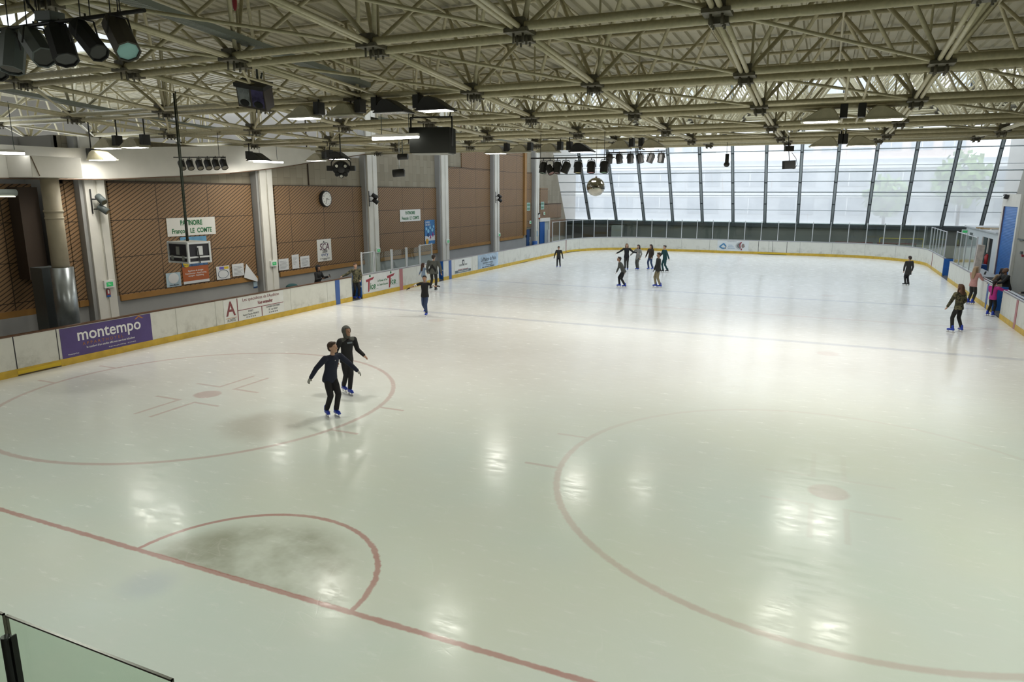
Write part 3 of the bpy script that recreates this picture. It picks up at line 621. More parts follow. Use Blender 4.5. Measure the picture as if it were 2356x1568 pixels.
t = thing('alarm_siren', 'white wall siren with small red lamp on the last pillar', 'siren', (xp, 49.2, 2.9)); MB().box((xp, 49.1, 2.85), (xp+.1, 49.35, 3.15)).build('housing', PLAST, t); MB().ell((xp+.07, 49.3, 2.78), (.07, .07, .07)).build('red_lamp', m_('red_lamp', (.5, .08, .03), .4), t); MB().tube((xp+.05, 49.1, 3.15), (xp+.2, 49.1, 3.25), .06, 8).build('lens', BLACK, t)
tag(MB().box((xp, 48.85, 1.3), (xp+.012, 49.15, 1.75)).build('notice', Mt['paper_blue']), 'small notice on the last white pillar', 'notice')

# ------------------------------------------------------------------ far wall and inclined glazing
struct('wall_far', MB().box((-18, 57.2, -.1), (22, 57.6, 2.12)), m_('far_grey_wall', (.19, .20, .18), .85, 0, .12, .6))
struct('baseboard_far', MB().box((-10.5, 57.05, 0), (16, 57.2, .95)), m_('far_skirt', (.34, .35, .29), .8, 0, .08, .8))
struct('door_3', MB().box((-15.9, 56.9, 0), (-11.2, 57.19, 1.85)), m_('far_opening', (.05, .042, .038), .8))
tag(MB().box((-11.2, 56.2, 0), (-10.3, 57.04, 2.0)).build('concrete_pier', m_('concrete', (.30, .32, .29), .85, 0, .1, 1)), 'pale concrete pier at the right of the far dark opening', 'pier')
struct('trim_3', MB().box((-16, 56.95, 2.12), (19.5, 57.45, 2.36)), MULLD)
SL = .61
def gp(X, Z, o=0.): # point on the inclined glazing
    nx = Vector((0, -1, -SL)).normalized(); return Vector((X, 57.3-SL*(Z-2.4), Z))+nx*o
mx = [-16.15+2.575*i for i in range(15)]
zs = [2.42, 5.0, 8.15, 11.3, 14.6]
k = 1
for i in range(14):
    mb = MB(); a, b = mx[i]+.05, mx[i+1]-.05
    mb.add([gp(a, 2.42), gp(b, 2.42), gp(b, 14.7), gp(a, 14.7)], [(0, 1, 2, 3)]); struct('window_%d' % (i+1), mb, PANE)
    mb = MB()
    for z, h in ((5.0, .03), (5.84, .02), (6.55, .03), (8.15, .03), (9.8, .03), (11.4, .03), (13, .03), (3.55, .012), (7.0, .01), (4.72, .01)):
        mb.rings([[gp(x, z-h, .0), gp(x, z+h, .0), gp(x, z+h, .05), gp(x, z-h, .05)] for x in (a, b)], smooth=False)
    mb.rings([[gp(x, 2.36, .0), gp(x, 2.48, .0), gp(x, 2.48, .06), gp(x, 2.36, .06)] for x in (a+.05, b-.05)], smooth=False)
    mb.build('transom', MULL, bpy.data.objects['window_%d' % (i+1)])
grp = 'sloping steel mullions of the far glazing'
for i, x in enumerate(mx):
    t = thing('mullion', 'grey sloping steel mullion of the tall far glazing', 'mullion', tuple(gp(x, 2.4)), grp)
    mb = MB(); h = .12
    mb.rings([[gp(x-h, z, .04), gp(x+h, z, .04), gp(x+h, z, .22), gp(x-h, z, .22)] for z in (2.3, 14.7)], smooth=False); mb.build('beam', MULL, t)
    mb = MB()
    for s in (-1, 1): mb.rings([[gp(x+s*.1-.025, z, .2), gp(x+s*.1+.025, z, .2), gp(x+s*.1+.025, z, .235), gp(x+s*.1-.025, z, .235)] for z in (2.3, 14.7)], smooth=False)
    mb.build('flange', MULLD, t)
    mb = MB()
    for z in (4.15, 5.84, 8.1, 10.5): mb.rings([[gp(xx, z-.04, .2), gp(xx, z+.04, .2), gp(xx, z+.04, .245), gp(xx, z-.04, .245)] for xx in (x-h-.01, x+h+.01)], smooth=False)
    mb.build('splice', MULLD, t)

# outside: pale apartment blocks and trees seen through the glazing
struct('floor.002', MB().box((-60, 60, -1.5), (80, 140, -1)), m_('outside_ground', (.35, .36, .33), .9))
def outside(name, label, X0, X1, Y, H, wall, band, floors, bays):
    t = thing(name, label, 'building', ((X0+X1)/2, Y, -1))
    MB().box((X0, Y, -1), (X1, Y+8, H)).build('wall', wall, t)
    fh = (H+.2)/floors; bw = (X1-X0)/bays
    for j in range(floors):
        z = -.5+j*fh
        MB().box((X0-.05, Y-.12, z+fh*.80), (X1+.05, Y, z+fh*.95)).build('white_band', band, t)
        for i in range(bays):
            w = MB().box((X0+bw*(i+.15), Y-.05, z+fh*.18), (X0+bw*(i+.85), Y, z+fh*.76)).build('window', m_('outside_window', (.36, .40, .45), .4), t)
            MB().box((X0+bw*(i+.5)-.04, Y-.08, z+fh*.18), (X0+bw*(i+.5)+.04, Y-.02, z+fh*.76)).build('window_bar', band, w)
WB = m_('outside_white', (.85, .86, .87), .6)
outside('office_building', 'pale grey low building with white window bands outside the glazing', -22, 34, 72, 8.2, m_('outside_grey', (.55, .58, .62), .8), WB, 3, 12)
outside('apartment_building', 'pinkish apartment block rising behind the low grey building', 2, 20, 84, 22, m_('outside_pink', (.72, .58, .52), .8), WB, 7, 6)
outside('apartment_building', 'cream apartment block outside at the left of the glazing', -30, -8, 88, 26, m_('outside_cream', (.72, .69, .60), .8), WB, 8, 6)
def tree(x, y, h, label):
    t = thing('leafy_tree', label, 'tree', (x, y, -1)); MB().tube((x, y, -1), (x, y, h*.6), .18, 8, .1).build('trunk', DARKBR, t)
    mb = MB(); rnd = random.Random(int(x*10))
    for i in range(420):
        a, b2, c = rnd.gauss(0, 1), rnd.gauss(0, 1), rnd.gauss(0, .8); L = math.sqrt(a*a+b2*b2+c*c)+.01; rr_ = h*.30*(.5+.5*rnd.random())
        p = Vector((x+a/L*rr_, y+b2/L*rr_, h*.72+c/L*rr_)); q = Vector((rnd.uniform(-1, 1), rnd.uniform(-1, 1), rnd.uniform(-1, 1))).normalized(); w = q.orthogonal()*.28
        mb.add([p-w, p+q*.3, p+w, p-q*.3], [(0, 1, 2, 3)])
    mb.build('foliage', m_('foliage', (.18, .30, .08), .7), t)
for x, y, h, l in ((17.5, 69, 8.5, 'pale green leafy tree outside behind the low building windows at right'), (23.5, 67.5, 7.5, 'smaller leafy tree outside at the right edge of the glazing'), (11.5, 68.5, 6.5, 'leafy tree outside in front of the pinkish block')): tree(x, y, h, l)

# ------------------------------------------------------------------ right side buildings
XK = 15.5
struct('wall_right', MB().box((19.0, -11, -.1), (19.3, 60, 14)), m_('right_wall', (.42, .40, .35), .8, 0, .05, 1))
t = thing('rink_kiosk', 'white flat roofed kiosk block behind the far right boards', 'kiosk', (17, 46.5, 0))
mb = MB().box((XK, 41.3, 0), (18.9, 42.45, 2.65)).box((XK, 45.1, 0), (18.9, 51.2, 2.65)).box((XK, 42.45, 2.3), (18.9, 45.1, 2.65)).box((XK+1.3, 42.45, 0), (18.9, 45.1, 2.3)); mb.build('walls', m_('kiosk_white', (.62, .66, .68), .6, 0, .04, 1), t)
MB().box((XK-.12, 41.3, 2.65), (18.95, 51.35, 2.74)).build('roof_slab', m_('roof_grey', (.48, .50, .52), .6), t)
MB().box((XK+.02, 44.2, 0), (XK+.08, 45.1, 2.3)).build('glazed_door', m_('dark_teal', (.05, .08, .08), .3), t)
MB().box((XK+.03, 42.5, 0), (XK+.5, 42.56, 2.3)).build('brown_door', m_('brown_door', (.14, .035, .02), .5), t)
MB().box((XK-.02, 45.1, 0), (XK, 45.35, 2.3)).build('door_frame', m_('frame_beige', (.42, .36, .32), .6), t)
MB().box((XK-.02, 43.6, 0), (XK+.05, 43.7, 2.3)).build('door_jamb', WHITEP, t)
exit_box(XK-.35, 50.6, 2.35, 'green exit box at the far end of the kiosk wall', .35, 'y')
tag(MB().box((XK-.03, 48.7, 1.9), (XK, 49.6, 2.35)).build('dark_board', GREYM), 'small dark board on the kiosk wall under the exit box', 'board')
for i, (y, x, s) in enumerate(((44.6, 16.2, 2.2), (45.6, 16.5, 1.9), (46.4, 16.1, 1.7), (43.2, 16.6, 2.4))):
    tag(MB().cbox((x, y, 2.78+.05*(i % 2)), (.25, s, .06), Euler((0, 0, R(50+i*17))).to_matrix()).build('roof_plank', m_('plank_%d' % (i % 2), ((.35, .22, .08), (.55, .53, .48))[i % 2], .6)), ('brown plank lying on the kiosk roof, nearest the tall block', 'long white plank lying on the kiosk roof', 'short brown plank at the far side of the roof pile', 'pale plank on the roof beside the tall block')[i], 'plank')
t = thing('fire_extinguisher', 'red fire extinguisher hanging beside the kiosk door', 'fire extinguisher', (XK-.15, 42.75, 1.2))
MB().tube((XK-.15, 42.75, .75), (XK-.15, 42.75, 1.35), .1, 14).ell((XK-.15, 42.75, 1.35), (.1, .1, .07)).build('cylinder', m_('ext_red', (.42, .02, .02), .35), t); MB().tube((XK-.15, 42.75, 1.38), (XK-.15, 42.75, 1.5), .03, 8).build('valve', BLACK, t); MB().path([(XK-.18, 42.7, 1.45), (XK-.28, 42.65, 1.3), (XK-.26, 42.65, .95)], .015).build('hose', BLACK, t)
t = thing('wall_phone', 'dark red wall phone with hanging white receiver on the kiosk', 'phone', (XK-.05, 46.1, 1.4)); MB().box((XK-.1, 45.95, 1.3), (XK, 46.25, 1.65)).build('body', m_('phone_red', (.15, .03, .04), .4), t); MB().tube((XK-.12, 46.1, 1.25), (XK-.12, 46.05, .95), .025, 8).build('receiver', WHITET, t)
tag(MB().box((XK-1.0, 40.2, 0), (XK-.5, 40.7, 1.0)).build('blue_container', BLUED, bevel=.02), 'dark blue container behind the right boards beside the padded post', 'container')
tag(MB().box((XK-.04, 46.6, .9), (XK-.01, 47.4, 1.9)).build('notice', PAPER), 'white paper notice on the kiosk wall', 'notice')
t = thing('shutter_block', 'tall pale block with big blue roller door at the right edge', 'building block', (17, 36, 0))
MB().box((XK+.12, 22, 0), (18.9, 41.25, 4.85)).build('walls', m_('block_beige', (.36, .345, .30), .75, 0, .05, 1), t)
mb = MB().box((XK, 40.9, 0), (XK+.12, 41.3, 4.85)).box((XK, 37.45, 0), (XK+.12, 37.75, 4.85)).box((XK, 37.75, 4.2), (XK+.12, 40.9, 4.85)); mb.build('white_frame', WHITEP, t)
bl = NT('blue_shutter'); x, y, z, P = bl.pos(); bl.b.inputs['Base Color'].default_value = (.02, .15, .48, 1); bl.b.inputs['Roughness'].default_value = .35; bl.bump(bl.M('SINE', bl.M('MULTIPLY', z, 80)), .25, .01)
MB().box((XK+.04, 37.75, 0), (XK+.11, 40.9, 4.2)).build('blue_shutter', bl.m, t)
MB().box((XK-.02, 40.8, 0), (XK+.04, 40.9, 4.2)).build('guide_rail', m_('guide', (.20, .14, .15), .5), t)
t = thing('emergency_lamp', 'black emergency lamp above the blue roller door', 'lamp', (XK-.1, 40.2, 4.75)); MB().cbox((XK-.12, 40.2, 4.72), (.2, .42, .22), Euler((0, R(20), 0)).to_matrix()).build('housing', BLACK, t); MB().cbox((XK-.24, 40.2, 4.68), (.02, .34, .14), Euler((0, R(20), 0)).to_matrix()).build('lens', PLAST, t)
for y, z, w, h, m, l in ((36.6, 2.62, 1.0, .06, GREYM, 'thin dark wall bracket on the block right of the roller door'), (36.1, 2.0, .28, .14, GREYM, 'small grey junction box on the right block'), (35.8, 1.88, .2, .1, REDT, 'small red call point on the right block')):
    tag(MB().box((XK+.05, y-w/2, z-h/2), (XK+.12, y+w/2, z+h/2)).build('wall_fitting', m), l, 'wall fitting')
tag(MB().box((XR+.35, 33.6, 0), (XR+1.2, 38, .98)).build('counter', m_('counter_top', (.20, .21, .22), .4), bevel=.02), 'dark grey counter behind the right boards under the roller door', 'counter')
# rails along the top of the right boards
tag(MB().path([(XR-.02, 26.6, HB+.07), (XR-.02, -2, HB+.07)], .02).path([(XR+.10, 26.6, HB+.09), (XR+.10, -2, HB+.09)], .02).path([(XR+.2, 26.6, HB+.07), (XR+.2, -2, HB+.07)], .018).build('steel_rail', ALU), 'triple polished steel rail along the nearest right boards', 'rail')
tag(MB().path([(XR-.02, 31.2, HB+.07), (XR-.02, 28.7, HB+.07)], .02).path([(XR+.10, 31.2, HB+.09), (XR+.10, 28.7, HB+.09)], .02).build('steel_rail', ALU), 'short polished rail in front of the blonde girl in pink', 'rail')
tag(MB().box((14.5, 29.6, .0), (15.2, 31, .40)).box((14.5, 29.5, .40), (15.3, 31.1, .44)).build('blue_bench', BLUE), 'blue bench behind the right boards at the picture edge', 'bench')
# benches behind the far glass
for x0, l in ((7.4, 'dark slatted bench with red edge behind the far shields'), (10.4, 'second dark bench nearer the far right corner')):
    t = thing('players_bench', l, 'bench', (x0+1.2, 56.2, 0)); MB().box((x0, 55.8, 1.05), (x0+2.7, 56.2, 1.12)).build('red_edge', m_('bench_red', (.16, .05, .04), .6), t)
    mb = MB()
    for q in (0, 1.3, 2.6): mb.box((x0+q, 55.85, 0), (x0+q+.08, 56.15, 1.05))
    mb.build('legs', GREYM, t)
t = thing('goal_frame', 'thin yellow goal frame standing behind the far right shields', 'goal frame', (12, 56.4, 0)); MB().path([(10.6, 56.5, 0), (10.6, 56.5, 1.45), (13.6, 56.5, 1.45), (13.6, 56.5, 0)], .035).build('frame', m_('goal_yellow', (.5, .42, .04), .5), t)
# near wall behind the viewer and balcony with its glass rail
struct('wall_near', MB().box((-18, -11.3, -.1), (19.2, -11, 12)), m_('near_wall', (.45, .43, .38), .8))
struct('floor.003', MB().box((-2, -11, 2.7), (19, -5.15, 2.95)), m_('balcony_floor', (.2, .2, .2), .8))
RY = -5.125
def rail_panel(X0, X1, label):
    t = thing('glass_balustrade', label, 'glass panel', ((X0+X1)/2, RY, 2.95))
    MB().box((X0, RY-.0025, 2.98), (X1, RY+.0025, 3.9)).build('pane', RAILG, t); MB().box((X0, RY-.0028, 3.896), (X1, RY+.0028, 3.9)).build('top_edge', m_('glass_edge', (.13, .12, .09), .3), t); MB().box((X0, RY-.0028, 2.98), (X0+.002, RY+.0028, 3.9)).build('side_edge', Mt['glass_edge'], t); MB().box((X1-.002, RY-.0028, 2.98), (X1, RY+.0028, 3.9)).build('side_edge', Mt['glass_edge'], t)
rail_panel(4.915, 5.435, 'clear green tinted balustrade glass in the bottom left corner'); rail_panel(3.9, 4.905, 'balustrade glass left of the grey post at the picture edge')
t = thing('balustrade_post', 'dark grey round balustrade post in the bottom left corner', 'post', (4.905, RY-.03, 2.95))
MB().tube((4.934, RY-.018, 2.95), (4.934, RY-.018, 3.862), .0105, 20).build('post', m_('post_grey', (.06, .065, .07), .4, .3), t); MB().box((4.946, RY-.016, 2.95), (4.9495, RY-.004, 3.864)).build('clamp', BLACK, t)

# ------------------------------------------------------------------ roof
def zlow(Y):
    P = [(-9, 8.5), (1.3, 7.66), (5.03, 7.38), (8.89, 7.09), (12.3, 6.87), (16.25, 6.77), (20.7, 6.78), (24.9, 6.90), (29.5, 7.5), (34, 8.45), (38.5, 9.4), (43, 10.35), (47.5, 11.3), (51, 12.0), (60, 13.9)]
    for (a, za), (b, zb) in zip(P, P[1:]):
        if Y <= b: return za+(zb-za)*(Y-a)/(b-a)
    return P[-1][1]
DT = 2.35
XN = [-26.2, -22.4, -18.6, -14.75, -10.85, -7.25, -4.25, -1.03, 1.81, 4.87, 8.14, 11.3, 14.4, 17.6]
YN_ = [-2.6, 1.3, 5.03, 8.89, 12.3, 16.25, 20.7, 24.9, 27.2, 29.5, 31.8, 34, 36.3, 38.5, 40.8, 43, 45.3, 47.5]
frame = thing('space_frame', 'cream painted tubular steel space frame hanging under the whole roof', 'roof truss', (0, 20, 7))
CAMP = Vector(cam.matrix_world.translation)
def limited(name, items, m, label=None):
    """items: list of (centre, MB); nearest hundred one by one, the rest as one stuff part"""
    items.sort(key=lambda it: (Vector(it[0])-CAMP).length); rest = MB()
    for i, (c, b) in enumerate(items):
        if i < 100: b.build(name, m, frame, recalc=False)
        else: rest.add(b.v, b.f, True)
    if rest.v: rest.build(name, m, frame, kind='stuff', recalc=False)
wallX = lambda x, y: max(x, -15.9) if y > 25 else x
for j, y in enumerate(YN_):
    z = zlow(y); x0, x1 = wallX(-28.5, y), 18.9
    mb = MB(); mb.tube((x0, y-.17, z+.035), (x1, y-.17, z+.035), .069, 10); mb.tube((x0, y+.17, z-.055), (x1, y+.17, z-.055), .069, 10); mb.build('bottom_chord', STEEL, frame, recalc=False)
for i, x in enumerate(XN):
    ys_ = [v for v in YN_ if x > -16 or v < 25]
    for s in (0,):
        mb = MB()
        for a, b in zip(ys_, ys_[1:]):
            for d in (-.055, .055): mb.tube((x+d, a, zlow(a)), (x+d, b, zlow(b)), .042, 8)
        mb.build('cross_chord', STEEL, frame, recalc=False)
def sec(X, Y):
    for a, b in zip(YN_, YN_[1:]):
        if a <= Y <= b: MB().tube((X, a-.17, zlow(a)+.0), (X, b+.17, zlow(b)+.0), .03, 8).build('support_tube', STEEL, frame, recalc=False)
joints = []; diag = []; brace = []; up = []
XU = [(a+b)/2 for a, b in zip(XN, XN[1:])]; YU = [(a+b)/2 for a, b in zip(YN_, YN_[1:])]
for i, x in enumerate(XN):
    for j, y in enumerate(YN_):
        if x < -16 and y > 25: continue
        xx = x
        z = zlow(y); b = MB(); b.cbox((xx, y, z-.03), (.40, .56, .06)); b.cbox((xx, y-.15, z+.07), (.26, .2, .18)); b.cbox((xx, y+.15, z-.10), (.28, .22, .1))
        for dx in (-.08, .08):
            for dy in (-.15, 0, .15): b.tube((xx+dx, y+dy, z-.21), (xx+dx, y+dy, z-.04), .02, 5)
        joints.append(((xx, y, z), b))
        for u in (i-1, i):
            for v in (j-1, j):
                if 0 <= u < len(XU) and 0 <= v < len(YU):
                    if XU[u] < -15.9 and YU[v] > 25: continue
                    q = (XU[u], YU[v], zlow(YU[v])+DT); b = MB(); b.tube((xx, y, z), q, .043, 7, cap=False); diag.append((((xx+q[0])/2, (y+q[1])/2, z+1), b))
        if i+1 < len(XN) and j+1 < len(YN_) and (XN[i] > -16 or y < 20):
            b = MB(); p, q = ((XN[i], y), (XN[i+1], YN_[j+1])) if i >= 6 or j < 2 else ((XN[i+1], y), (XN[i], YN_[j+1]))
            b.tube((p[0], p[1], zlow(p[1])-.0), (q[0], q[1], zlow(q[1])), .03, 7, cap=False); brace.append(((p[0], y, z), b))
for i, x in enumerate(XN):   # short posts rising from the bottom chord to the purlins above every joint
    for j, y in enumerate(YN_):
        if x < -16 and y > 25: continue
        b = MB(); b.tube((x+.1, y, zlow(y)), (x+.1, y, zlow(y)+DT), .026, 6, cap=False); up.append(((x, y, zlow(y)+1), b))
limited('joint', joints, STEELD); limited('diagonal', diag, STEEL); limited('brace', brace, STEEL); limited('upright', up, STEEL)
yy = sorted(set(YU+YN_))
for y in yy:
    z = zlow(y)+DT; mb = MB(); mb.tube((wallX(-28.5, y), y, z), (18.9, y, z), .052, 8); mb.build('top_chord', STEEL, frame, recalc=False)
for x in XU+[18]:
    mb = MB()
    for a, b in zip(YU, YU[1:]):
        if x < -16 and b > 25: continue
        mb.tube((x, a, zlow(a)+DT-.06), (x, b, zlow(b)+DT-.06), .035, 6, cap=False)
    mb.build('top_cross_chord', STEEL, frame, recalc=False)
# corrugated deck
def deck(Y0, Y1, n, name, m=DECK):
    prof = []; x = -29.0; p = .34
    while x < 19: prof += [(x, 0), (x+.20, 0), (x+.235, .07), (x+.305, .07)]; x += p
    mb = MB(); Ys = [Y0+(Y1-Y0)*i/n for i in range(n+1)]; V = []
    for y in Ys: V += [(x, y, zlow(y)+DT+.09+dz) for x, dz in prof]
    k = len(prof); F = [(i*k+j, i*k+j+1, (i+1)*k+j+1, (i+1)*k+j) for i in range(n) for j in range(k-1) if not (-19 < prof[j][0] < -13.9 and 6.5 < (Ys[i]+Ys[i+1])/2 < 10.5 and name == 'ceiling')]
    mb.add(V, F); return mb.build(name, m, kind='structure', recalc=False)
deck(-11, 24.0, 16, 'ceiling')
mb = MB(); mb.add([(-19.2, 6.2, zlow(6.2)+DT+.2), (-13.7, 6.2, zlow(6.2)+DT+.2), (-13.7, 11, zlow(11)+DT+.2), (-19.2, 11, zlow(11)+DT+.2)], [(0, 1, 2, 3)]); struct('window_16', mb, PANE)
# the far half of the roof is glazed
mb = MB(); ys2 = [24.0, 24.9, 29.5, 34, 38.5, 43, 47.5, 50.1]
for a, b in zip(ys2, ys2[1:]):
    za, zb = zlow(a)+DT+.12, zlow(b)+DT+.12
    mb.add([(-16, a, za), (19, a, za), (19, b, zb), (-16, b, zb)], [(0, 1, 2, 3)])
struct('window_15', mb, ROOFP)
for x in range(-14, 19, 3):
    mb = MB()
    for a, b in zip(ys2, ys2[1:]): mb.rings([[(x-.05, y, zlow(y)+DT+.06), (x+.05, y, zlow(y)+DT+.06), (x+.05, y, zlow(y)+DT+.11), (x-.05, y, zlow(y)+DT+.11)] for y in (a, b)], smooth=False)
    mb.build('glazing_bar', MULL, bpy.data.objects['window_15'])
# cable trays
def tray_mat():
    t = NT('perforated_tray'); x, y, z, P = t.pos()
    a = t.M('GREATER_THAN', t.M('FRACT', t.M('MULTIPLY', y, 16)), .45); b = t.M('GREATER_THAN', t.M('FRACT', t.M('MULTIPLY', x, 30)), .5)
    t.l(t.mix(t.M('MULTIPLY', a, b), (.27, .30, .28), (.04, .045, .04)), t.b.inputs['Base Color']); t.b.inputs['Metallic'].default_value = .3; t.b.inputs['Roughness'].default_value = .5
    return t.m
TRAY = tray_mat()
def tray(x, y0, y1, dz, label):
    mb = MB(); n = 6
    for i in range(n):
        a, b = y0+(y1-y0)*i/n, y0+(y1-y0)*(i+1)/n; za, zb = zlow(a)+dz, zlow(b)+dz
        mb.rings([[(x-.15, y, z+.10), (x-.15, y, z), (x+.15, y, z), (x+.15, y, z+.10), (x+.14, y, z+.10), (x+.14, y, z+.012), (x-.14, y, z+.012), (x-.14, y, z+.10)] for y, z in ((a, za), (b, zb))], smooth=False)
    tag(mb.build('cable_tray', TRAY), label, 'cable tray')
tray(-4.05, -4, 9.0, .28, 'long perforated grey cable tray running beside the near bottom chord'); tray(-14.2, 5, 16, .25, 'perforated cable tray low in the roof frame at the left'); tray(-6.6, 13, 24, .22, 'perforated cable tray above the far wall spotlights')

# ------------------------------------------------------------------ light fittings
GLOW = m_('lamp_glow', (1, 1, 1), .5, emit=(1, .97, .90), es=14)
DIM = m_('lamp_off_glass', (.35, .37, .36), .1)
def floodlight(X, Y, Z, label, sgn=1, dark=False, lit=True, group='hooded floodlights hung from the roof', rz=0., up=0., tilt=0.):
    """arched hood, long slope on the outer side, ballast box on the inner side (sgn=+1 means outer side towards -X)"""
    t = thing('floodlight', label, 'floodlight', (X, Y, Z), group); hm = BLACK if dark else HOOD
    P = [(-.52, .02), (-.50, .06), (-.34, .16), (-.12, .30), (.02, .36), (.16, .36), (.27, .30), (.36, .17), (.42, .05), (.42, .02)]
    rot = Euler((0, R(tilt)*sgn, R(rz))).to_matrix(); T = lambda x, y, z: Vector((X, Y, Z))+rot@Vector((x*sgn, y, z))*.86
    mb = MB(); rg = []
    for yy_, sc in ((-.27, .90), (-.22, 1), (.22, 1), (.27, .90)): rg.append([T(x*(.97 if sc < 1 else 1), yy_, .02+(z-.02)*sc) for x, z in P])
    mb.rings(rg, smooth=False); mb.build('hood', hm, t)
    mb = MB(); mb.rings([[T(-.54, -.29, .0), T(.44, -.29, .0), T(.44, .29, .0), T(-.54, .29, .0)], [T(-.54, -.29, .035), T(.44, -.29, .035), T(.44, .29, .035), T(-.54, .29, .035)]], smooth=False); mb.build('rim', hm if dark else m_('hood_rim', (.50, .48, .38), .5), t)
    mb = MB(); mb.rings([[T(-.46, -.22, -.006), T(.37, -.22, -.006), T(.37, .22, -.006), T(-.46, .22, -.006)], [T(-.46, -.22, .0), T(.37, -.22, .0), T(.37, .22, .0), T(-.46, .22, .0)]], smooth=False); mb.build('glass', GLOW if lit else DIM, t)
    MB().cbox(T(.50, 0, .26), (.16, .26, .30), rot).build('ballast_box', BLACK, t, bevel=.01)
    sec(T(.5, 0, 0).x, Y); MB().tube(T(.5, 0, .4), (T(.5, 0, 0).x, Y, zlow(Y)+.02), .02, 6).build('hanger', BLACK, t)
    if lit:
        ld = bpy.data.lights.new('flood', 'AREA'); ld.shape = 'RECTANGLE'; ld.size = .8; ld.size_y = .42; ld.energy = LAMP_W*(.1 if X < -14.4 else .3 if X < -12 or 19 < Y < 19.35 else 1); ld.color = LAMP_C; ld.spread = R(170)
        lo = bpy.data.objects.new('flood', ld); C.objects.link(lo); lo.parent = t; lo.matrix_local = Matrix.Translation(rot@Vector((-.05*sgn, 0, -.02)))@rot.to_4x4()
FL = [(6.27, 12.3, 6.46, 'beige floodlight, left of the nearer right hand pair', 1, 0, 1), (7.50, 12.3, 6.46, 'beige floodlight, right of the nearer right hand pair', -1, 0, 1),
      (6.32, 18.5, 6.27, 'beige floodlight, left of the farther right hand pair', 1, 0, 1), (7.30, 18.5, 6.27, 'beige floodlight, right of the farther right hand pair', -1, 0, 1),
      (-5.62, 8.6, 6.66, 'lit beige floodlight between the monitor and the black loudspeaker', 1, 0, 1), (-4.42, 8.65, 6.66, 'unlit beige floodlight left of the black floodlight pair', 1, 0, 0),
      (-3.05, 8.6, 6.68, 'black floodlight behind, left of the lit black one', -1, 1, 0), (-1.9, 8.6, 6.68, 'lit black floodlight above the loudspeaker', -1, 1, 1),
      (-14.1, 9.45, 6.18, 'beige floodlight, left of the pair above the flight case', 1, 0, 1), (-12.95, 9.5, 6.18, 'beige floodlight, right of the pair above the flight case', 1, 0, 1),
      (-14.7, 9.6, 5.84, 'small looking floodlight beside the duct casing', -1, 0, 1), (-5.4, 19.4, 6.35, 'lit beige floodlight right of the loudspeaker', 1, 0, 1), (-4.5, 19.6, 6.37, 'unlit beige floodlight above the left spotlight bar', 1, 0, 0),
      (-13.4, 18.5, 6.17, 'lit beige floodlight above the clock', 1, 0, 1), (-11.9, 18.0, 6.19, 'black floodlight above the disco effect light', -1, 1, 1),
      (-2.8, 18.3, 6.28, 'large tilted beige floodlight at the left spotlight bar', 1, 0, 0), (-1.45, 17.9, 6.24, 'lit black floodlight over the left spotlight bar', -1, 1, 1),
      (-.45, 19.3, 6.40, 'beige floodlight, left of the pair above the right spotlight bar', 1, 0, 0), (.75, 19.3, 6.40, 'beige floodlight, right of the pair above the right spotlight bar', -1, 0, 1), (-14.2, 15.9, 6.08, 'black floodlight beside the far white tube light', -1, 1, 1)]
FL += [(X, Y, zlow(Y)-.55, 'added beige floodlight, out of view above the balcony end of the rink', 1, 0, 1) for X, Y in ((-6, -1.5), (0, -2), (6.5, -2), (12, -1.5), (9.5, 3.5), (13, 5))]  # extra lamps added out of view to brighten the foreground ice
for X, Y, Z, l, s, d, lit in FL: floodlight(X, Y, Z, l, s, bool(d), bool(lit), up=max(0, zlow(Y)-Z-.62))
def tube_light(p, q, label):
    p, q = Vector(p), Vector(q); c = (p+q)/2; t = thing('tube_light', label, 'tube light', tuple(c), 'tube lights under the roof'); zt = zlow(c.y)+.02; sec(p.x*.8+q.x*.2, p.y*.8+q.y*.2); sec(p.x*.2+q.x*.8, p.y*.2+q.y*.8); d = (q-p).normalized()
    MB().cbox(tuple(c+Vector((0, 0, .06))), ((q-p).length, .10, .07), Matrix(((d.x, -d.y, 0), (d.y, d.x, 0), (0, 0, 1)))).build('housing', WHITEP, t)
    MB().tube(p, q, .045, 12).build('tube', m_('tube_glow', (1, 1, 1), .5, emit=(1, 1, .95), es=7), t)
    MB().tube(tuple(p*.8+q*.2+Vector((0, 0, .08))), ((p*.8+q*.2).x, (p*.8+q*.2).y, zt), .01, 5).tube(tuple(p*.2+q*.8+Vector((0, 0, .08))), ((p*.2+q*.8).x, (p*.2+q*.8).y, zt), .01, 5).build('hanger', GREYM, t)
tube_light((-4.95, 10.5, 6.28), (-3.5, 10.5, 6.30), 'long lit tube light left of the black loudspeaker'); tube_light((-14.8, 16.3, 6.09), (-14.6, 17.75, 6.10), 'lit tube light in front of the white curved fascia'); tube_light((-14.6, 5.9, 5.9), (-14.4, 7.05, 5.92), 'lit tube light at the left picture edge')
t = thing('tube_light', 'dim grey tube light below the fascia at the left edge', 'tube light', (-15, 7, 4.8)); MB().tube((-15.2, 5.6, 4.82), (-15.2, 7.15, 4.83), .1, 14).build('housing', m_('tube_grey', (.40, .46, .44), .4), t); MB().box((-15.25, 5.6, 4.70), (-15.15, 7.1, 4.73)).build('tube', m_('tube_soft', (.8, .8, .7), .5, emit=(1, .95, .8), es=1), t)

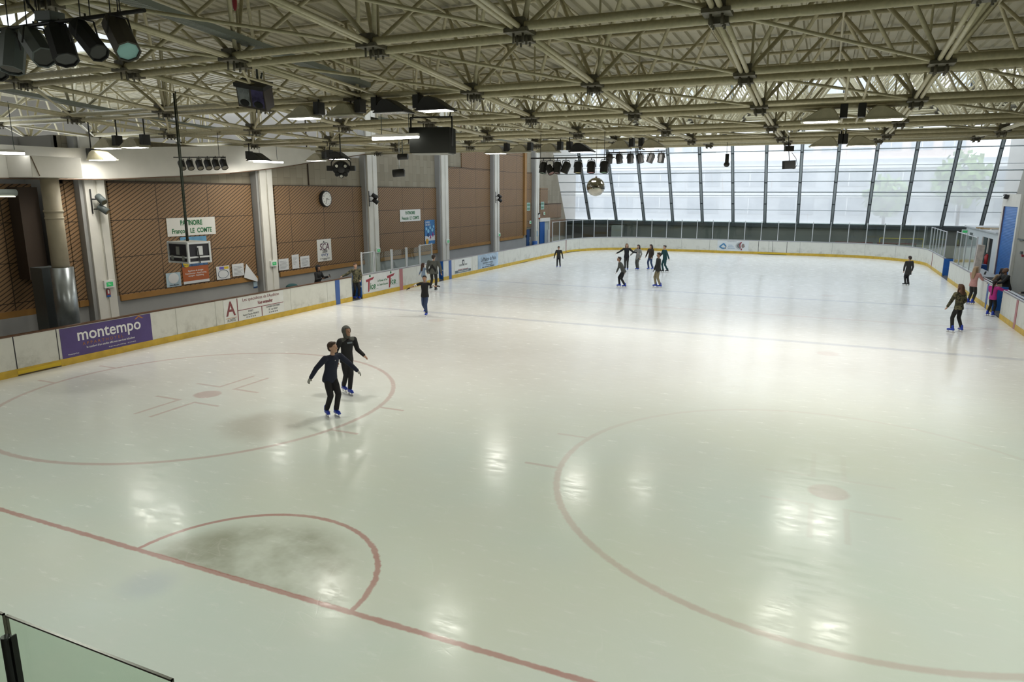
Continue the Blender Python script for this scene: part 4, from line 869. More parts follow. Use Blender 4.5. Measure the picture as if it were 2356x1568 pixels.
def par_can(X, Y, Z, label, group, dx=0., dy=0., r=.13, L=.36, m=BLACK, lens=(.10, .10, .03), hang=.2, n=8, cat='spotlight'):
    """stage lamp: octagonal can with yoke, lens facing down and out; (dx,dy) tilt of the beam from straight down"""
    t = thing('stage_spotlight', label, cat, (X, Y, Z), group)
    d = Vector((dx, dy, -1)).normalized(); c = Vector((X, Y, Z)); a = d.orthogonal().normalized(); b = d.cross(a)
    def rg(s, rr): return [c+d*s+(a*math.cos(2*math.pi*(i+.5)/n)+b*math.sin(2*math.pi*(i+.5)/n))*rr for i in range(n)]
    mb = MB(); mb.rings([rg(-L*.5, r*.72), rg(-L*.42, r*.92), rg(-L*.3, r), rg(L*.5, r), rg(L*.5, r*.86), rg(L*.42, r*.84)], smooth=False); mb.build('can', m, t)
    MB().rings([rg(L*.455, r*.84), rg(L*.465, r*.84)], smooth=False).build('lens', m_('lens_%02d%02d%02d' % tuple(int(v*99) for v in lens), lens, .15), t)
    k = r*1.18; top = c+Vector((0, 0, hang)); side = Vector((1, 0, 0)) if abs(d.x) < .5 else Vector((0, 1, 0))
    MB().tube(c+side*k, top+side*k*.7, .012, 5).tube(c-side*k, top-side*k*.7, .012, 5).tube(top+side*k*.7, top-side*k*.7, .012, 5).tube(top, top+Vector((0, 0, .08)), .014, 5).build('yoke', BLACK, t)
    return t
def bar(p, q, r, label):
    t = thing('lighting_bar', label, 'lighting bar', tuple((Vector(p)+Vector(q))/2)); MB().tube(p, q, r, 8).build('bar', BLACK, t)
    for u in (.12, .88):
        c = Vector(p)*(1-u)+Vector(q)*u; sec(c.x, c.y); MB().tube(c, (c.x, c.y, zlow(c.y)+.02), .009, 5).build('hanger', BLACK, t)
bar((-2.55, 16, 5.97), (.3, 16, 5.95), .02, 'black bar carrying the left row of stage spotlights')
cols = [(.02, .12, .02), (.16, .04, .02), (.30, .22, .02), (.32, .24, .02), (.30, .03, .04), (.03, .16, .05)]
for i, x in enumerate((-2.10, -1.62, -1.32, -.90, -.46, -.03)):
    par_can(x, 16, 5.66, 'black stage spotlight on the left bar, ' + ('at its left end', 'second from its left end', 'third with yellow filter', 'fourth with yellow filter pointing down', 'fifth with red filter', 'at its right end with green filter')[i], 'spotlights on the left bar', (-.1, -.1, -.35, 0, .02, 0)[i], -.2, .13, .36, lens=cols[i], hang=.22)
par_can(-1.83, 15.9, 5.60, 'dark spotlight hanging askew low on the left bar', 'spotlights on the left bar', .6, -.3, .12, .3, lens=(.12, .03, .02), hang=.28)
bar((-1.15, 20, 6.32), (1.05, 20, 6.34), .02, 'black bar carrying the right row of stage spotlights')
for i, x in enumerate((-1.04, -.66, -.24, .13, .52, .90)):
    par_can(x, 20, 6.10, 'black stage spotlight on the right bar, ' + ('at its left end behind the other bar', 'second from its left end', 'third and roundest', 'fourth with a pale label', 'fifth, tilted left with red filter', 'at its right end')[i], 'spotlights on the right bar', (0, .2, .1, .25, -.35, -.1)[i], -.1, .12, .33, lens=((.05, .05, .05), (.1, .1, .1), (.04, .04, .05), (.05, .05, .05), (.25, .08, .07), (.03, .14, .06))[i], hang=.18)
bar((-14.75, 12.4, 6.06), (-12.3, 12.4, 6.02), .02, 'black bar carrying the spotlight row in front of the fascia')
for i, x in enumerate((-14.5, -14.1, -13.65, -13.25, -12.88, -12.52)):
    par_can(x, 12.5, 5.80, 'black spotlight in front of the curved fascia, ' + ('at the left end', 'second from left', 'third from left', 'fourth from left', 'fifth from left', 'at the right end')[i], 'spotlights in front of the fascia', .75, -.35, .115, .34, lens=(.22, .20, .15), hang=.2, n=12)
# pillar spotlights
for (Y, Z, dy, l) in ((9.86, 4.62, .1, 'grey upper spotlight on the nearest pillar'), (9.9, 4.30, .5, 'grey lower spotlight on the nearest pillar'), (25.3, 4.68, .6, 'black upper spotlight on the third pillar'), (25.35, 4.42, .4, 'black lower spotlight on the third pillar'), (40.9, 4.64, .2, 'black upper spotlight on the fifth pillar'), (40.95, 4.36, .4, 'black lower spotlight on the fifth pillar')):
    g = 'spotlights clamped to the pillars'; t = thing('stage_spotlight', l, 'spotlight', (-15.3, Y, Z), g); d = Vector((.7, dy, -.6)).normalized(); c = Vector((-15.3, Y, Z)); m = GREYM if Y < 12 else BLACK
    MB().tube(c-d*.16, c+d*.16, .11, 8, .12).build('can', m, t); MB().tube(c+d*.162, c+d*.168, .10, 8).build('lens', m_('lens_dull', (.10, .09, .05), .2), t); MB().tube((-15.56, Y-.14, Z), c, .02, 6).build('bracket', BLACK, t)
for Y, l in ((9.70, 'vertical black mounting pipe beside the nearest pillar spotlights'), (25.15, 'vertical black mounting pipe on the third pillar'), (40.78, 'vertical black mounting pipe on the fifth pillar')): tag(MB().tube((xp+.03, Y, 4.15), (xp+.03, Y, 4.95), .02, 6).build('mounting_pipe', BLACK), l, 'pipe')
for X, Y in ((-8.28, 7), (-5.58, 7), (-8.73, 14), (-7.02, 15), (-6.9, 15), (2.92, 22), (5.16, 20), (-1.07, 18.5), (-3.95, 11), (-2.8, 11)): sec(X, Y)
# round multi lens disco effect
t = thing('disco_effect', 'round black multi lens disco effect in an arched yoke', 'effect light', (-8.73, 14, 5.66)); c = Vector((-8.73, 14, 5.66)); d = Vector((.55, -.75, -.25)).normalized()
MB().ell(c, (.30, .30, .26), nu=16, nv=10).build('body', BLACK, t)
mb = MB(); a = d.orthogonal().normalized(); b = d.cross(a)
for i in range(8): q = c+d*.16+(a*math.cos(i*math.pi/4)+b*math.sin(i*math.pi/4))*.2; mb.tube(q, q+d*.12, .075, 10)
mb.build('lens_barrels', BLACKM, t)
mb = MB()
for i, kk in ((1, 0), (4, 0), (6, 0)): q = c+d*.285+(a*math.cos(i*math.pi/4)+b*math.sin(i*math.pi/4))*.2; mb.tube(q, q+d*.004, .05, 10)
mb.build('bright_lens', m_('disc_lens', (.8, .78, .7), .1, .8), t); rv = Vector((.914, .406, 0))
MB().path([c-rv*.33+Vector((0, 0, 0)), c-rv*.33+Vector((0, 0, .2)), c-rv*.18+Vector((0, 0, .36)), c+rv*.18+Vector((0, 0, .36)), c+rv*.33+Vector((0, 0, .2)), c+rv*.33], .02, 6).tube(c+Vector((0, 0, .36)), (c.x, c.y, zlow(14)+.02), .02, 6).build('yoke', BLACK, t)
for s in (-1, 1): MB().cbox(c+rv*s*.38, (.2, .16, .17), Matrix(((.914, -.406, 0), (.406, .914, 0), (0, 0, 1)))).build('side_box', BLACK, t)
# single hanging projectors
t = thing('stage_spotlight', 'short black projector with round lens hanging on a white strap', 'spotlight', (-7.05, 15, 5.5)); MB().tube((-7.25, 14.92, 5.50), (-6.88, 15.06, 5.53), .13, 14).build('body', BLACK, t); MB().tube((-6.88, 15.06, 5.53), (-6.86, 15.07, 5.53), .09, 14).build('lens', m_('lens_grey', (.2, .2, .2), .2), t); MB().tube((-7.05, 15, 5.65), (-7.02, 15, zlow(15)+.02), .015, 6).build('strap', ALU, t)
t = thing('stage_spotlight', 'small black projector clamped under the bottom chord above the strap', 'spotlight', (-6.95, 15, 6.1)); MB().tube((-7.05, 14.95, 6.05), (-6.72, 15.05, 6.06), .10, 12).build('body', BLACK, t); MB().tube((-6.9, 15, 6.1), (-6.9, 15, zlow(15)+.02), .015, 6).build('clamp', GREYM, t)
t = thing('stage_spotlight', 'slim dark projector hanging in front of the middle of the glazing', 'spotlight', (2.95, 22, 6.1)); MB().tube((2.95, 22, 5.85), (2.95, 22, 6.3), .07, 10).ell((2.95, 21.98, 5.92), (.11, .11, .1)).build('body', BLACK, t); MB().tube((2.93, 22, 6.3), (2.92, 22, zlow(22)+.02), .01, 5).build('cable', BLACK, t)
t = thing('hanging_loudspeaker', 'small black loudspeaker hanging in front of the glazing on a short bar', 'loudspeaker', (5.2, 20, 5.8)); MB().cbox((5.24, 20, 5.80), (.36, .28, .27), Euler((0, R(-3), .35)).to_matrix()).build('cabinet', BLACKM, t); MB().tube((5.24, 20, 5.93), (5.2, 20, 6.25), .012, 6).build('hanging_bar', BLACK, t); MB().cbox((5.2, 20, 6.33), (.28, .2, .17), Euler((0, 0, .3)).to_matrix()).build('control_box', BLACK, t); MB().path([(5.3, 20, 6.2), (5.45, 20, 6.0), (5.5, 20, 5.8), (5.42, 20, 5.66), (5.3, 20, 5.68)], .008, 5).build('cable', BLACK, t); MB().tube((5.18, 20, 6.4), (5.16, 20, zlow(20)+.02), .015, 5).build('clamp', BLACK, t)
# disco ball
t = thing('mirror_ball', 'large mirror ball hanging in front of the far glazing', 'mirror ball', (-1.07, 18.5, 5.07))
mbn = NT('mirror_facets'); mbn.b.inputs['Metallic'].default_value = 1; mbn.b.inputs['Roughness'].default_value = .06; mbn.b.inputs['Base Color'].default_value = (.42, .41, .37, 1)
MB().ell((-1.07, 18.5, 5.07), (.325, .325, .325), nu=44, nv=28).build('ball', mbn.m, t)
for p in t.children[0].data.polygons: p.use_smooth = False
MB().tube((-1.07, 18.5, 5.38), (-1.07, 18.5, 5.44), .04, 8).tube((-1.07, 18.5, 5.44), (-1.07, 18.5, zlow(18.5)+.02), .006, 5).build('hanger', BLACK, t)
# big loudspeaker
ry = Euler((0, 0, R(-7))).to_matrix(); c = Vector((-3.36, 11, 6.22)); t = thing('hanging_loudspeaker', 'big black box loudspeaker hanging in a bracket below the roof', 'loudspeaker', tuple(c))
RV = Matrix(((.975, -.22, 0), (.22, .975, 0), (0, 0, 1)))
MB().cbox(c, (1.12, .62, .66), RV).build('cabinet', m_('speaker_black', (.010, .011, .008), .9), t, bevel=.015)
MB().cbox(c-Vector((0, 0, .345)), (1.02, .56, .03), RV).build('underside_grille', m_('grille', (.28, .28, .25), .5), t)
for s in (-1, 1): MB().cbox(c+RV@Vector((s*.575, -.1, .22)), (.03, .06, .75), RV).build('bracket_arm', BLACK, t)
MB().cbox(c+RV@Vector((0, -.1, .60)), (1.18, .05, .04), RV).build('bracket_bar', BLACK, t)
for X in (-3.95, -2.8): MB().tube((X, 10.95, c.z+.58), (X, 11, zlow(11)+.02), .02, 6).build('hanger', BLACK, t)
# colour projector box
c = Vector((-5.70, 7, 7.02)); RM = Matrix(((.95, -.2, .0), (.2, .95, 0), (0, 0, 1)))@Euler((R(24), R(10), 0)).to_matrix(); t = thing('colour_projector', 'black twin fronted colour projector box hanging from a roof joint', 'projector', tuple(c))
MB().cbox(c, (.74, .36, .50), RM).build('housing', m_('projector_brown', (.05, .04, .035), .5), t, bevel=.01)
MB().cbox(c+RM@Vector((0, -.01, .26)), (.78, .44, .09), RM).build('top_cover', BLACK, t)
for s, nm2, cc in ((-1, 'silver_reflector', (.30, .33, .36)), (1, 'violet_reflector', (.10, .09, .22))): MB().cbox(c+RM@Vector((s*.18, -.183, .01)), (.31, .012, .40), RM).build(nm2, m_(nm2, cc, .25, .7, .5, 6), t); MB().ell(c+RM@Vector((s*.18, -.192, -.13)), (.12, .01, .08), RM).build('dark_arch', BLACKM, t)
MB().tube(c+Vector((.1, 0, .36)), (c.x+.1, 7, 7.6), .025, 6).tube(c+Vector((.2, 0, .36)), (c.x+.25, 7.0, 7.5), .02, 6).build('hanger', GREYM, t)
# flight case on a pole
c = Vector((-8.25, 7, 3.36)); a1 = Vector((1, -.22, 0)).normalized(); a2 = Vector((.30, .95, 0)).normalized()
yawc = R(12); RC = Euler((0, 0, yawc)).to_matrix(); hx, hy, hz = .40, .30, .24; t = thing('flight_case', 'black flight case with metal edges hanging on a long pole', 'flight case', tuple(c))
RC = Euler((0, 0, R(-8))).to_matrix()
MB().cbox(c, (hx*2, hy*2, hz*2), RC).build('shell', m_('case_black', (.02, .02, .028), .4), t)
mb = MB(); e_ = .018
for sx in (-1, 1):
    for sy in (-1, 1): mb.cbox(c+RC@Vector((sx*hx, sy*hy, 0)), (.05, .05, hz*2+.02), RC)
    for sz in (-1, 1): mb.cbox(c+RC@Vector((sx*hx, 0, sz*hz)), (.05, hy*2, .045), RC)
for sy in (-1, 1):
    for sz in (-1, 1): mb.cbox(c+RC@Vector((0, sy*hy, sz*hz)), (hx*2, .05, .045), RC)
    mb.cbox(c+RC@Vector((0, sy*hy, -.11)), (hx*2, .04, .04), RC)
for sx in (-1, 1): mb.cbox(c+RC@Vector((sx*hx, 0, -.11)), (.04, hy*2, .04), RC)
mb.build('metal_edges', ALU, t); MB().cbox(c+Vector((0, 0, hz+.02)), (hx*1.9, hy*1.9, .02), RC).build('lid', m_('case_lid', (.5, .5, .46), .5), t)
mb = MB()
for sx in (-1, 1):
    for sy in (-1, 1):
        for sz in (-1, 1): mb.ell(c+RC@Vector((sx*hx, sy*hy, sz*hz)), (.04, .04, .035), nu=8, nv=6)
mb.build('corner_cap', ALU, t)
for dx in (-.24, .22): MB().cbox(c+RC@Vector((dx, -hy-.02, -.13)), (.09, .02, .12), RC).build('latch', m_('latch', (.35, .37, .36), .4, .6), t)
MB().cbox(c+RC@Vector((0, -hy-.012, .05)), (.13, .02, .20), RC).build('handle', Mt['latch'], t); MB().cbox(c+RC@Vector((hx+.012, .02, .05)), (.02, .15, .22), RC).build('side_handle', ALU, t)
MB().path([c+Vector((.05, 0, hz)), (c.x+.3, 7, c.z+.18), c+RC@Vector((hx+.04, -.05, .1)), c+RC@Vector((hx+.05, -.02, -.26))], .014, 5).build('cable', BLACK, t)
MB().tube(c+Vector((-.05, 0, hz)), (c.x-.03, 7.0, 7.26), .022, 8).tube(c+Vector((.0, 0, hz)), (c.x+.03, 7.0, 7.25), .012, 6).build('pole', m_('pole_green', (.02, .03, .015), .5), t)
# big stage lamps, top left
bar((-5.6, 1, 7.18), (-1.8, 1, 7.15), .028, 'thick black bar with the big stage lamps at top left')
tag(MB().cbox((-3.75, 1.05, 7.26), (.34, .22, .13), Euler((0, R(4), 0)).to_matrix()).build('junction_box', GREYM, bevel=.01), 'grey junction box on the big lamp bar', 'junction box')
tag(MB().path([(-3.9, 1, 7.25), (-4.1, 1, 7.45), (-4.3, 1, 7.8), (-4.35, 1, 8.4)], .02, 6).build('power_cable', BLACK), 'thick black cable rising from the big lamp bar', 'cable')
for x in (-4.9, -4.62, -4.2, -3.95, -3.05, -2.85, -2.45, -2.3): tag(MB().tube((x, 1, 7.16), (x+.02, 1.0, 7.75), .008, 5).build('hanging_wire', BLACK), 'thin dark hanging wire above the big lamp bar', 'wire', 'wires above the big lamp bar')
bigs = [(-5.05, 1, 6.84, .4, -.4, .19, .66, BLACKM, 'biggest dark stage lamp at the left picture edge'), (-4.60, 1, 6.86, .15, -.3, .17, .60, GREYM, 'stage lamp with grey lower face, second from the left edge'), (-4.05, 1, 6.90, 1.25, -.35, .165, .66, GREYM, 'stage lamp with grey side pointing to the right'),
        (-3.50, 1, 6.88, .55, -.2, .165, .56, BLACKM, 'black stage lamp hanging almost straight down'), (-2.95, 1, 6.90, 1.2, -.2, .14, .68, BLACKM, 'slim black stage lamp tilted to the right'), (-2.30, 1, 6.88, .95, -.35, .165, .66, m_('lamp_brown', (.035, .03, .022), .6), 'stage lamp with pale blue filter at the right end')]
for X, Y, Z, dx, dy, r, L, m, l in bigs:
    par_can(X, Y, Z, l, 'big stage lamps at top left', dx, dy, r, L, m, lens=(.30, .55, .55) if 'pale blue' in l else (.03, .03, .03), hang=.24)
tag(MB().ell((-3.38, 4.2, 8.15), (.05, .03, .16)).build('red_ribbon', REDT), 'short red ribbon tied to a roof upright', 'ribbon')

# ------------------------------------------------------------------ people
def remeshed(name, mb, vox, mats, parent, smooth=2, extra=None, thick=None):
    """union of closed shapes grown into one continuous skin"""
    o = mb.build('tmp', mats[0]); 
    md = o.modifiers.new('r', 'REMESH'); md.mode = 'VOXEL'; md.voxel_size = vox; md.use_smooth_shade = True
    if smooth: ms = o.modifiers.new('s', 'SMOOTH'); ms.factor = .5; ms.iterations = smooth
    dg = bpy.context.evaluated_depsgraph_get(); dg.update(); me = bpy.data.meshes.new_from_object(o.evaluated_get(dg)); me.name = name
    bpy.data.objects.remove(o)
    if extra and extra.v:
        bm = bmesh.new(); bm.from_mesh(me); vs = [bm.verts.new(v) for v in extra.v]
        for f, mi in zip(extra.f, extra.mi):
            try: fc = bm.faces.new([vs[i] for i in f]); fc.material_index = mi; fc.smooth = True
            except ValueError: pass
        bm.to_mesh(me); bm.free()
    if parent is not None: me.transform(Matrix.Translation(-wloc(parent)))
    me.materials.clear()
    for m in mats: me.materials.append(m)
    ob = bpy.data.objects.new(name, me); C.objects.link(ob); ob.parent = parent
    return ob
def limb(mb, pts, rads, n=10):
    for (a, b), (r0, r1) in zip(zip(pts, pts[1:]), zip(rads, rads[1:])):
        mb.tube(a, b, r0, n, r1)
    for p, r in zip(pts, rads): mb.ell(p, (r, r, r), nu=n, nv=6)
def ik(hip, ank, L1, L2, pole):
    d = ank-hip; D = min(d.length, (L1+L2)*.995); dn = d.normalized(); a = (L1*L1-L2*L2+D*D)/(2*D); h = math.sqrt(max(0, L1*L1-a*a))
    p = pole-dn*pole.dot(dn); p.normalize(); return hip+dn*a+p*h
SKIN = {'light': (.50, .30, .21), 'tan': (.34, .19, .12), 'brown': (.16, .085, .05)}
def camo_mat():
    t = NT('camouflage_cloth'); P = t.pos()[3]; a = t.noise(P, 9, 3); b = t.noise(P, 14, 2)
    c = t.mix(t.ss(a, .46, .52), (.045, .045, .025), (.12, .11, .06)); t.l(t.mix(t.ss(b, .56, .60), c, (.02, .018, .012)), t.b.inputs['Base Color']); t.b.inputs['Roughness'].default_value = .9; return t.m
CAMO = camo_mat()
SKATEB = m_('skate_blue', (.012, .045, .40), .35); SKATED = m_('skate_dark', (.012, .012, .016), .4); BLADE = m_('blade', (.7, .7, .7), .25, .8)
def person(label, X, Y, face, H, lean=0., lean_side=0., feet=((-.11, 0, 0), (.11, 0, 0)), drop=0., ua_l=(-.25, 0, -1), fa_l=(-.1, .1, -1), ua_r=(.25, 0, -1), fa_r=(.1, .1, -1), head=(0, 0),
           top=None, legs=None, skin='light', hair=(.03, .02, .015), hair_len=0, bun=False, hood=None, gloves=None, long_coat=0, skates=SKATEB, foot_yaw=(0, 0), vox=.014, wide=1., sleeve=1., skirt=None, bald=False, short_sleeve=False, floor=0., tail=False, group=None, baggy=1.):
    """face = heading in degrees of the chest (0 = away down the rink, 90 = towards the left wall)"""
    t = thing('person', label, 'person', (X, Y, floor), group); Rz = Euler((0, 0, R(face))).to_matrix(); O = Vector((X, Y, floor))
    P = lambda v: O+Rz@Vector(v)
    s = H/1.75; sk = m_('skin_'+skin, SKIN[skin], .5)
    sole = .075 if skates else .02
    hipz = .515*H+sole*.6-drop*H
    if long_coat: pass
    pel = Vector((0, 0, hipz)); la, ls = R(lean), R(lean_side)
    sp = Vector((math.sin(ls), math.sin(la), math.cos(la)*math.cos(ls))).normalized()
    pel = pel-Vector((0, math.sin(la)*.12*s, 0))
    neck = pel+sp*.30*H; chest = pel+sp*.215*H; waist = pel+sp*.10*H
    hd = (sp*.5+Vector((0, 0, 1))*.6).normalized(); hc = neck+hd*.105*H
    shw = .112*H*wide; fwd = Vector((0, 1, 0))
    sh = [neck+Vector((sx*shw, 0, 0))-sp*.025*H for sx in (-1, 1)]
    el = []; wr = []; ha = []
    for i, (u, f) in enumerate(((ua_l, fa_l), (ua_r, fa_r))):
        e = sh[i]+Vector(u).normalized()*.165*H; w = e+Vector(f).normalized()*.145*H; el.append(e); wr.append(w); ha.append(Vector(f).normalized())
    hip = [pel+Vector((sx*.048*H*wide, 0, -.01*H)) for sx in (-1, 1)]; kn = []; an = []
    for i in (0, 1):
        fx, fy, fz = feet[i]; a = Vector((fx*s, fy*s-.03*s, fz*s+sole+.075*s)); an.append(a)
        kn.append(ik(hip[i], a, .238*H, .226*H, Vector((0, 1, .15))))
    # ---- body, one continuous skin with face, hands and fingers
    mb = MB(); PP = lambda L: [P(v) for v in L]
    yaw, pit = head; HR = Rz@Euler((R(-pit), 0, R(yaw))).to_matrix(); HC = P(hc); hs = (H/1.75)**.75*1.10
    Hh = lambda x, y, z: HC+HR@Vector((x*hs, y*hs, z*hs))
    mb.ell(Hh(0, -.008, .025), (.076*hs, .093*hs, .09*hs), HR, 16, 10); mb.ell(Hh(0, .02, -.045), (.056*hs, .066*hs, .066*hs), HR, 14, 8)
    mb.ell(Hh(0, .066, -.085), (.024*hs, .022*hs, .02*hs), HR, 8, 6)                                   # chin
    mb.tube(Hh(0, .085, .015), Hh(0, .108, -.025), .011*hs, 6, .015*hs); mb.ell(Hh(0, .104, -.025), (.016*hs, .015*hs, .012*hs), HR, 8, 6)   # nose
    for sx in (-1, 1): mb.ell(Hh(sx*.078, -.008, -.01), (.011*hs, .022*hs, .032*hs), HR, 8, 6)              # ears
    limb(mb, PP([neck-sp*.02*H, hc-Vector((0, .01, .05*hs))]), (.052*s, .048*s))
    limb(mb, PP([pel, waist, chest, neck-sp*.03*H]), (.10*s*wide, .098*s*wide, .108*s*wide, .065*s))
    mb.tube(P(sh[0]), P(sh[1]), .052*s, 10); hand_extra = MB()
    for i in (0, 1):
        limb(mb, PP([sh[i], el[i], wr[i]]), (.046*s, .036*s, .025*s))
        limb(mb, PP([hip[i], kn[i], an[i]]), (.078*s, .05*s, .036*s)); mb.ell(P(an[i]+Vector((0, .05*s, -.03*s))), (.035*s, .08*s, .03*s), Rz, 10, 6)
        d = ha[i]; up_ = Vector((0, 0, 1)) if abs(d.z) < .8 else Vector((0, 1, 0)); side = d.cross(up_).normalized(); nn = side.cross(d).normalized(); inn = -1 if i else 1
        W0 = wr[i]; palm = W0+d*.045*s; M3 = Rz@Matrix((side, d, nn)).transposed(); mb.ell(P(palm), (.038*s, .05*s, .017*s), M3, 10, 8)
        fr_ = max(.0085, vox*.62)*s if vox > .011 else .0088*s; curl = -nn if d.z > -.8 else -Vector((0, -1, 0))
        for k_, L in enumerate((.062, .072, .068, .052)):
            b0 = W0+d*.085*s+side*(-.028+.0187*k_)*s; b1 = b0+(d*.9+curl*.28).normalized()*L*.5*s; b2 = b1+(d*.6+curl*.7).normalized()*L*.5*s
            mb.tube(P(b0-d*.02*s), P(b1), fr_, 6, fr_*.95); mb.tube(P(b1), P(b2), fr_*.95, 6, fr_*.8); mb.ell(P(b1), (fr_,)*3, nu=6, nv=4); mb.ell(P(b2), (fr_*.85,)*3, nu=6, nv=4)
        td = side if (side.y > 0 or side.x*inn > 0) else -side
        b0 = W0+d*.03*s+td*.03*s; b1 = b0+(d*.7+td*.6+curl*.3).normalized()*.035*s; b2 = b1+(d*.9+td*.2+curl*.3).normalized()*.028*s
        mb.tube(P(b0), P(b1), fr_*1.2, 6); mb.tube(P(b1), P(b2), fr_*1.1, 6, fr_*.85); mb.ell(P(b1), (fr_*1.15,)*3, nu=6, nv=4); mb.ell(P(b2), (fr_*.9,)*3, nu=6, nv=4)
    ex = MB()
    for sx in (-1, 1):
        ex.k = 1; ex.ell(Hh(sx*.031, .077, .018), (.0125*hs, .006*hs, .0075*hs), HR, 8, 6); ex.k = 2; ex.ell(Hh(sx*.031, .0825, .018), (.006*hs, .003*hs, .006*hs), HR, 8, 6)
        ex.tube(Hh(sx*.016, .081, .037), Hh(sx*.045, .069, .038), .0045*hs, 5, .003*hs)
    ex.k = 3; ex.ell(Hh(0, .077, -.052), (.023*hs, .007*hs, .0065*hs), HR, 10, 6)
    remeshed('body', mb, vox, [sk, m_('eye_white', (.6, .6, .58), .3), m_('iris_dark', (.02, .013, .01), .3), m_('lips', (.30, .10, .085), .5)], t, 2, ex)
    # ---- trousers
    lm = legs; mb = MB(); k = baggy
    limb(mb, PP([pel+Vector((0, 0, .055*H)), pel-Vector((0, 0, .01))]), (.10*s*wide, .105*s*wide))
    for i in (0, 1): limb(mb, PP([hip[i], hip[i]*.5+kn[i]*.5, kn[i], an[i]*.92+kn[i]*.08]), (.080*s*k, .085*s*k, .070*s*k, .058*s*k), 12)
    remeshed('trousers', mb, vox, [lm], t, 3)
    # ---- jacket or top
    tm = top if isinstance(top, (list, tuple)) else [top]; mb = MB(); w = wide
    n0 = neck-sp*.005*H
    Rsp = Rz@Matrix.Rotation(-la, 3, 'X')
    q = []; xa = Vector((1, 0, 0)); ya = sp.cross(xa).normalized()*-1
    for u, rx, ry in ((-.065, .158, .120), (-.045, .166, .128), (-.01, .164, .127), (.04, .148, .118), (.10, .136, .110), (.17, .146, .115), (.22, .158, .114), (.26, .150, .100), (.285, .110, .082), (.30, .062, .062)):
        c0 = pel+sp*u*H; q.append([P(c0+xa*math.cos(v)*rx*1.1*s*w+ya*math.sin(v)*ry*1.08*s*w) for v in [2*math.pi*i/18 for i in range(18)]])
    mb.rings(q)
    mb.tube(P(sh[0]), P(sh[1]), .064*s, 10); mb.tube(P(n0-sp*.03*H), P(n0+sp*.015*H), .075*s, 12, .058*s)
    for i in (0, 1):
        if short_sleeve: limb(mb, PP([sh[i], sh[i]*.35+el[i]*.65]), (.064*s, .056*s))
        else: limb(mb, PP([sh[i], el[i], wr[i]*.97+el[i]*.03]), (.073*s*sleeve, .06*s*sleeve, .047*s*sleeve))
    if long_coat:
        a = pel+sp*.03*H; bt = Vector((pel.x, pel.y-.01, hipz-long_coat*H)); q = []
        for kk in range(5):
            u = kk/4; c0 = a*(1-u)+bt*u; q.append([P(c0+Vector((math.cos(v)*(.172+.03*u)*s*w, math.sin(v)*(.13+.03*u)*s*w, 0))) for v in [2*math.pi*i/16 for i in range(16)]])
        mb.rings(q)
    if bun or hair_len > .3 and False: pass
    jk = remeshed('jacket' if not short_sleeve else 'shirt', mb, vox, tm, t, 2)
    if gloves:
        mb = MB()
        for i in (0, 1):
            d = ha[i]; up_ = Vector((0, 0, 1)) if abs(d.z) < .8 else Vector((0, 1, 0)); side = d.cross(up_).normalized(); nn = side.cross(d).normalized(); M3 = Rz@Matrix((side, d, nn)).transposed(); curl = -nn if d.z > -.8 else Vector((0, 1, 0))
            g = MB(); g.tube(P(wr[i]-d*.03*s), P(wr[i]+d*.01*s), .036*s, 10); g.ell(P(wr[i]+d*.05*s), (.043*s, .058*s, .024*s), M3, 10, 8)
            for k_, L in enumerate((.062, .072, .068, .052)):
                b0 = wr[i]+d*.085*s+side*(-.028+.0187*k_)*s; b1 = b0+(d*.9+curl*.28).normalized()*L*.5*s; b2 = b1+(d*.6+curl*.7).normalized()*L*.5*s
                g.tube(P(b0-d*.02*s), P(b1), .012*s, 6); g.tube(P(b1), P(b2), .012*s, 6, .010*s); g.ell(P(b1), (.012*s,)*3, nu=6, nv=4); g.ell(P(b2), (.0105*s,)*3, nu=6, nv=4)
            inn = -1 if i else 1; td = side if (side.y > 0 or side.x*inn > 0) else -side; b0 = wr[i]+d*.03*s+td*.03*s; g.tube(P(b0), P(b0+(d*.8+td*.5+curl*.3)*.055*s), .014*s, 6, .011*s)
            remeshed('glove', g, .009, [gloves], t, 1)
    # ---- hair or hood
    hm = m_('hair_%02d%02d%02d' % tuple(int(c*99) for c in hair), hair, .7)
    if hood:
        mb = MB(); mb.ell(Hh(0, -.025, .03), (.105*hs, .115*hs, .118*hs), HR, 14, 10); mb.tube(Hh(0, -.03, -.02), P(neck+sp*.01*H), .09*hs, 12, .085*s); o = remeshed('hood', mb, vox*.8, [hood], t, 2)
        # open the hood in front of the face
        bm = bmesh.new(); bm.from_mesh(o.data); inv = HR.inverted(); HL = HC-O
        dl = [v for v in bm.verts if (lambda q: q.y > .045*hs and abs(q.x) < .07*hs and -.10*hs < q.z < .075*hs)(inv@(v.co-HL))]
        bmesh.ops.delete(bm, geom=dl, context='VERTS'); bm.to_mesh(o.data); bm.free(); md = o.modifiers.new('thick', 'SOLIDIFY'); md.thickness = .008
    elif not bald:
        mb = MB(); mb.ell(Hh(0, -.022, .042), (.086*hs, .096*hs, .086*hs), HR, 16, 10); mb.ell(Hh(0, -.055, -.005), (.076*hs, .055*hs, .075*hs), HR, 14, 8); mb.ell(Hh(.01, .045, .092), (.06*hs, .045*hs, .03*hs), HR, 12, 6)
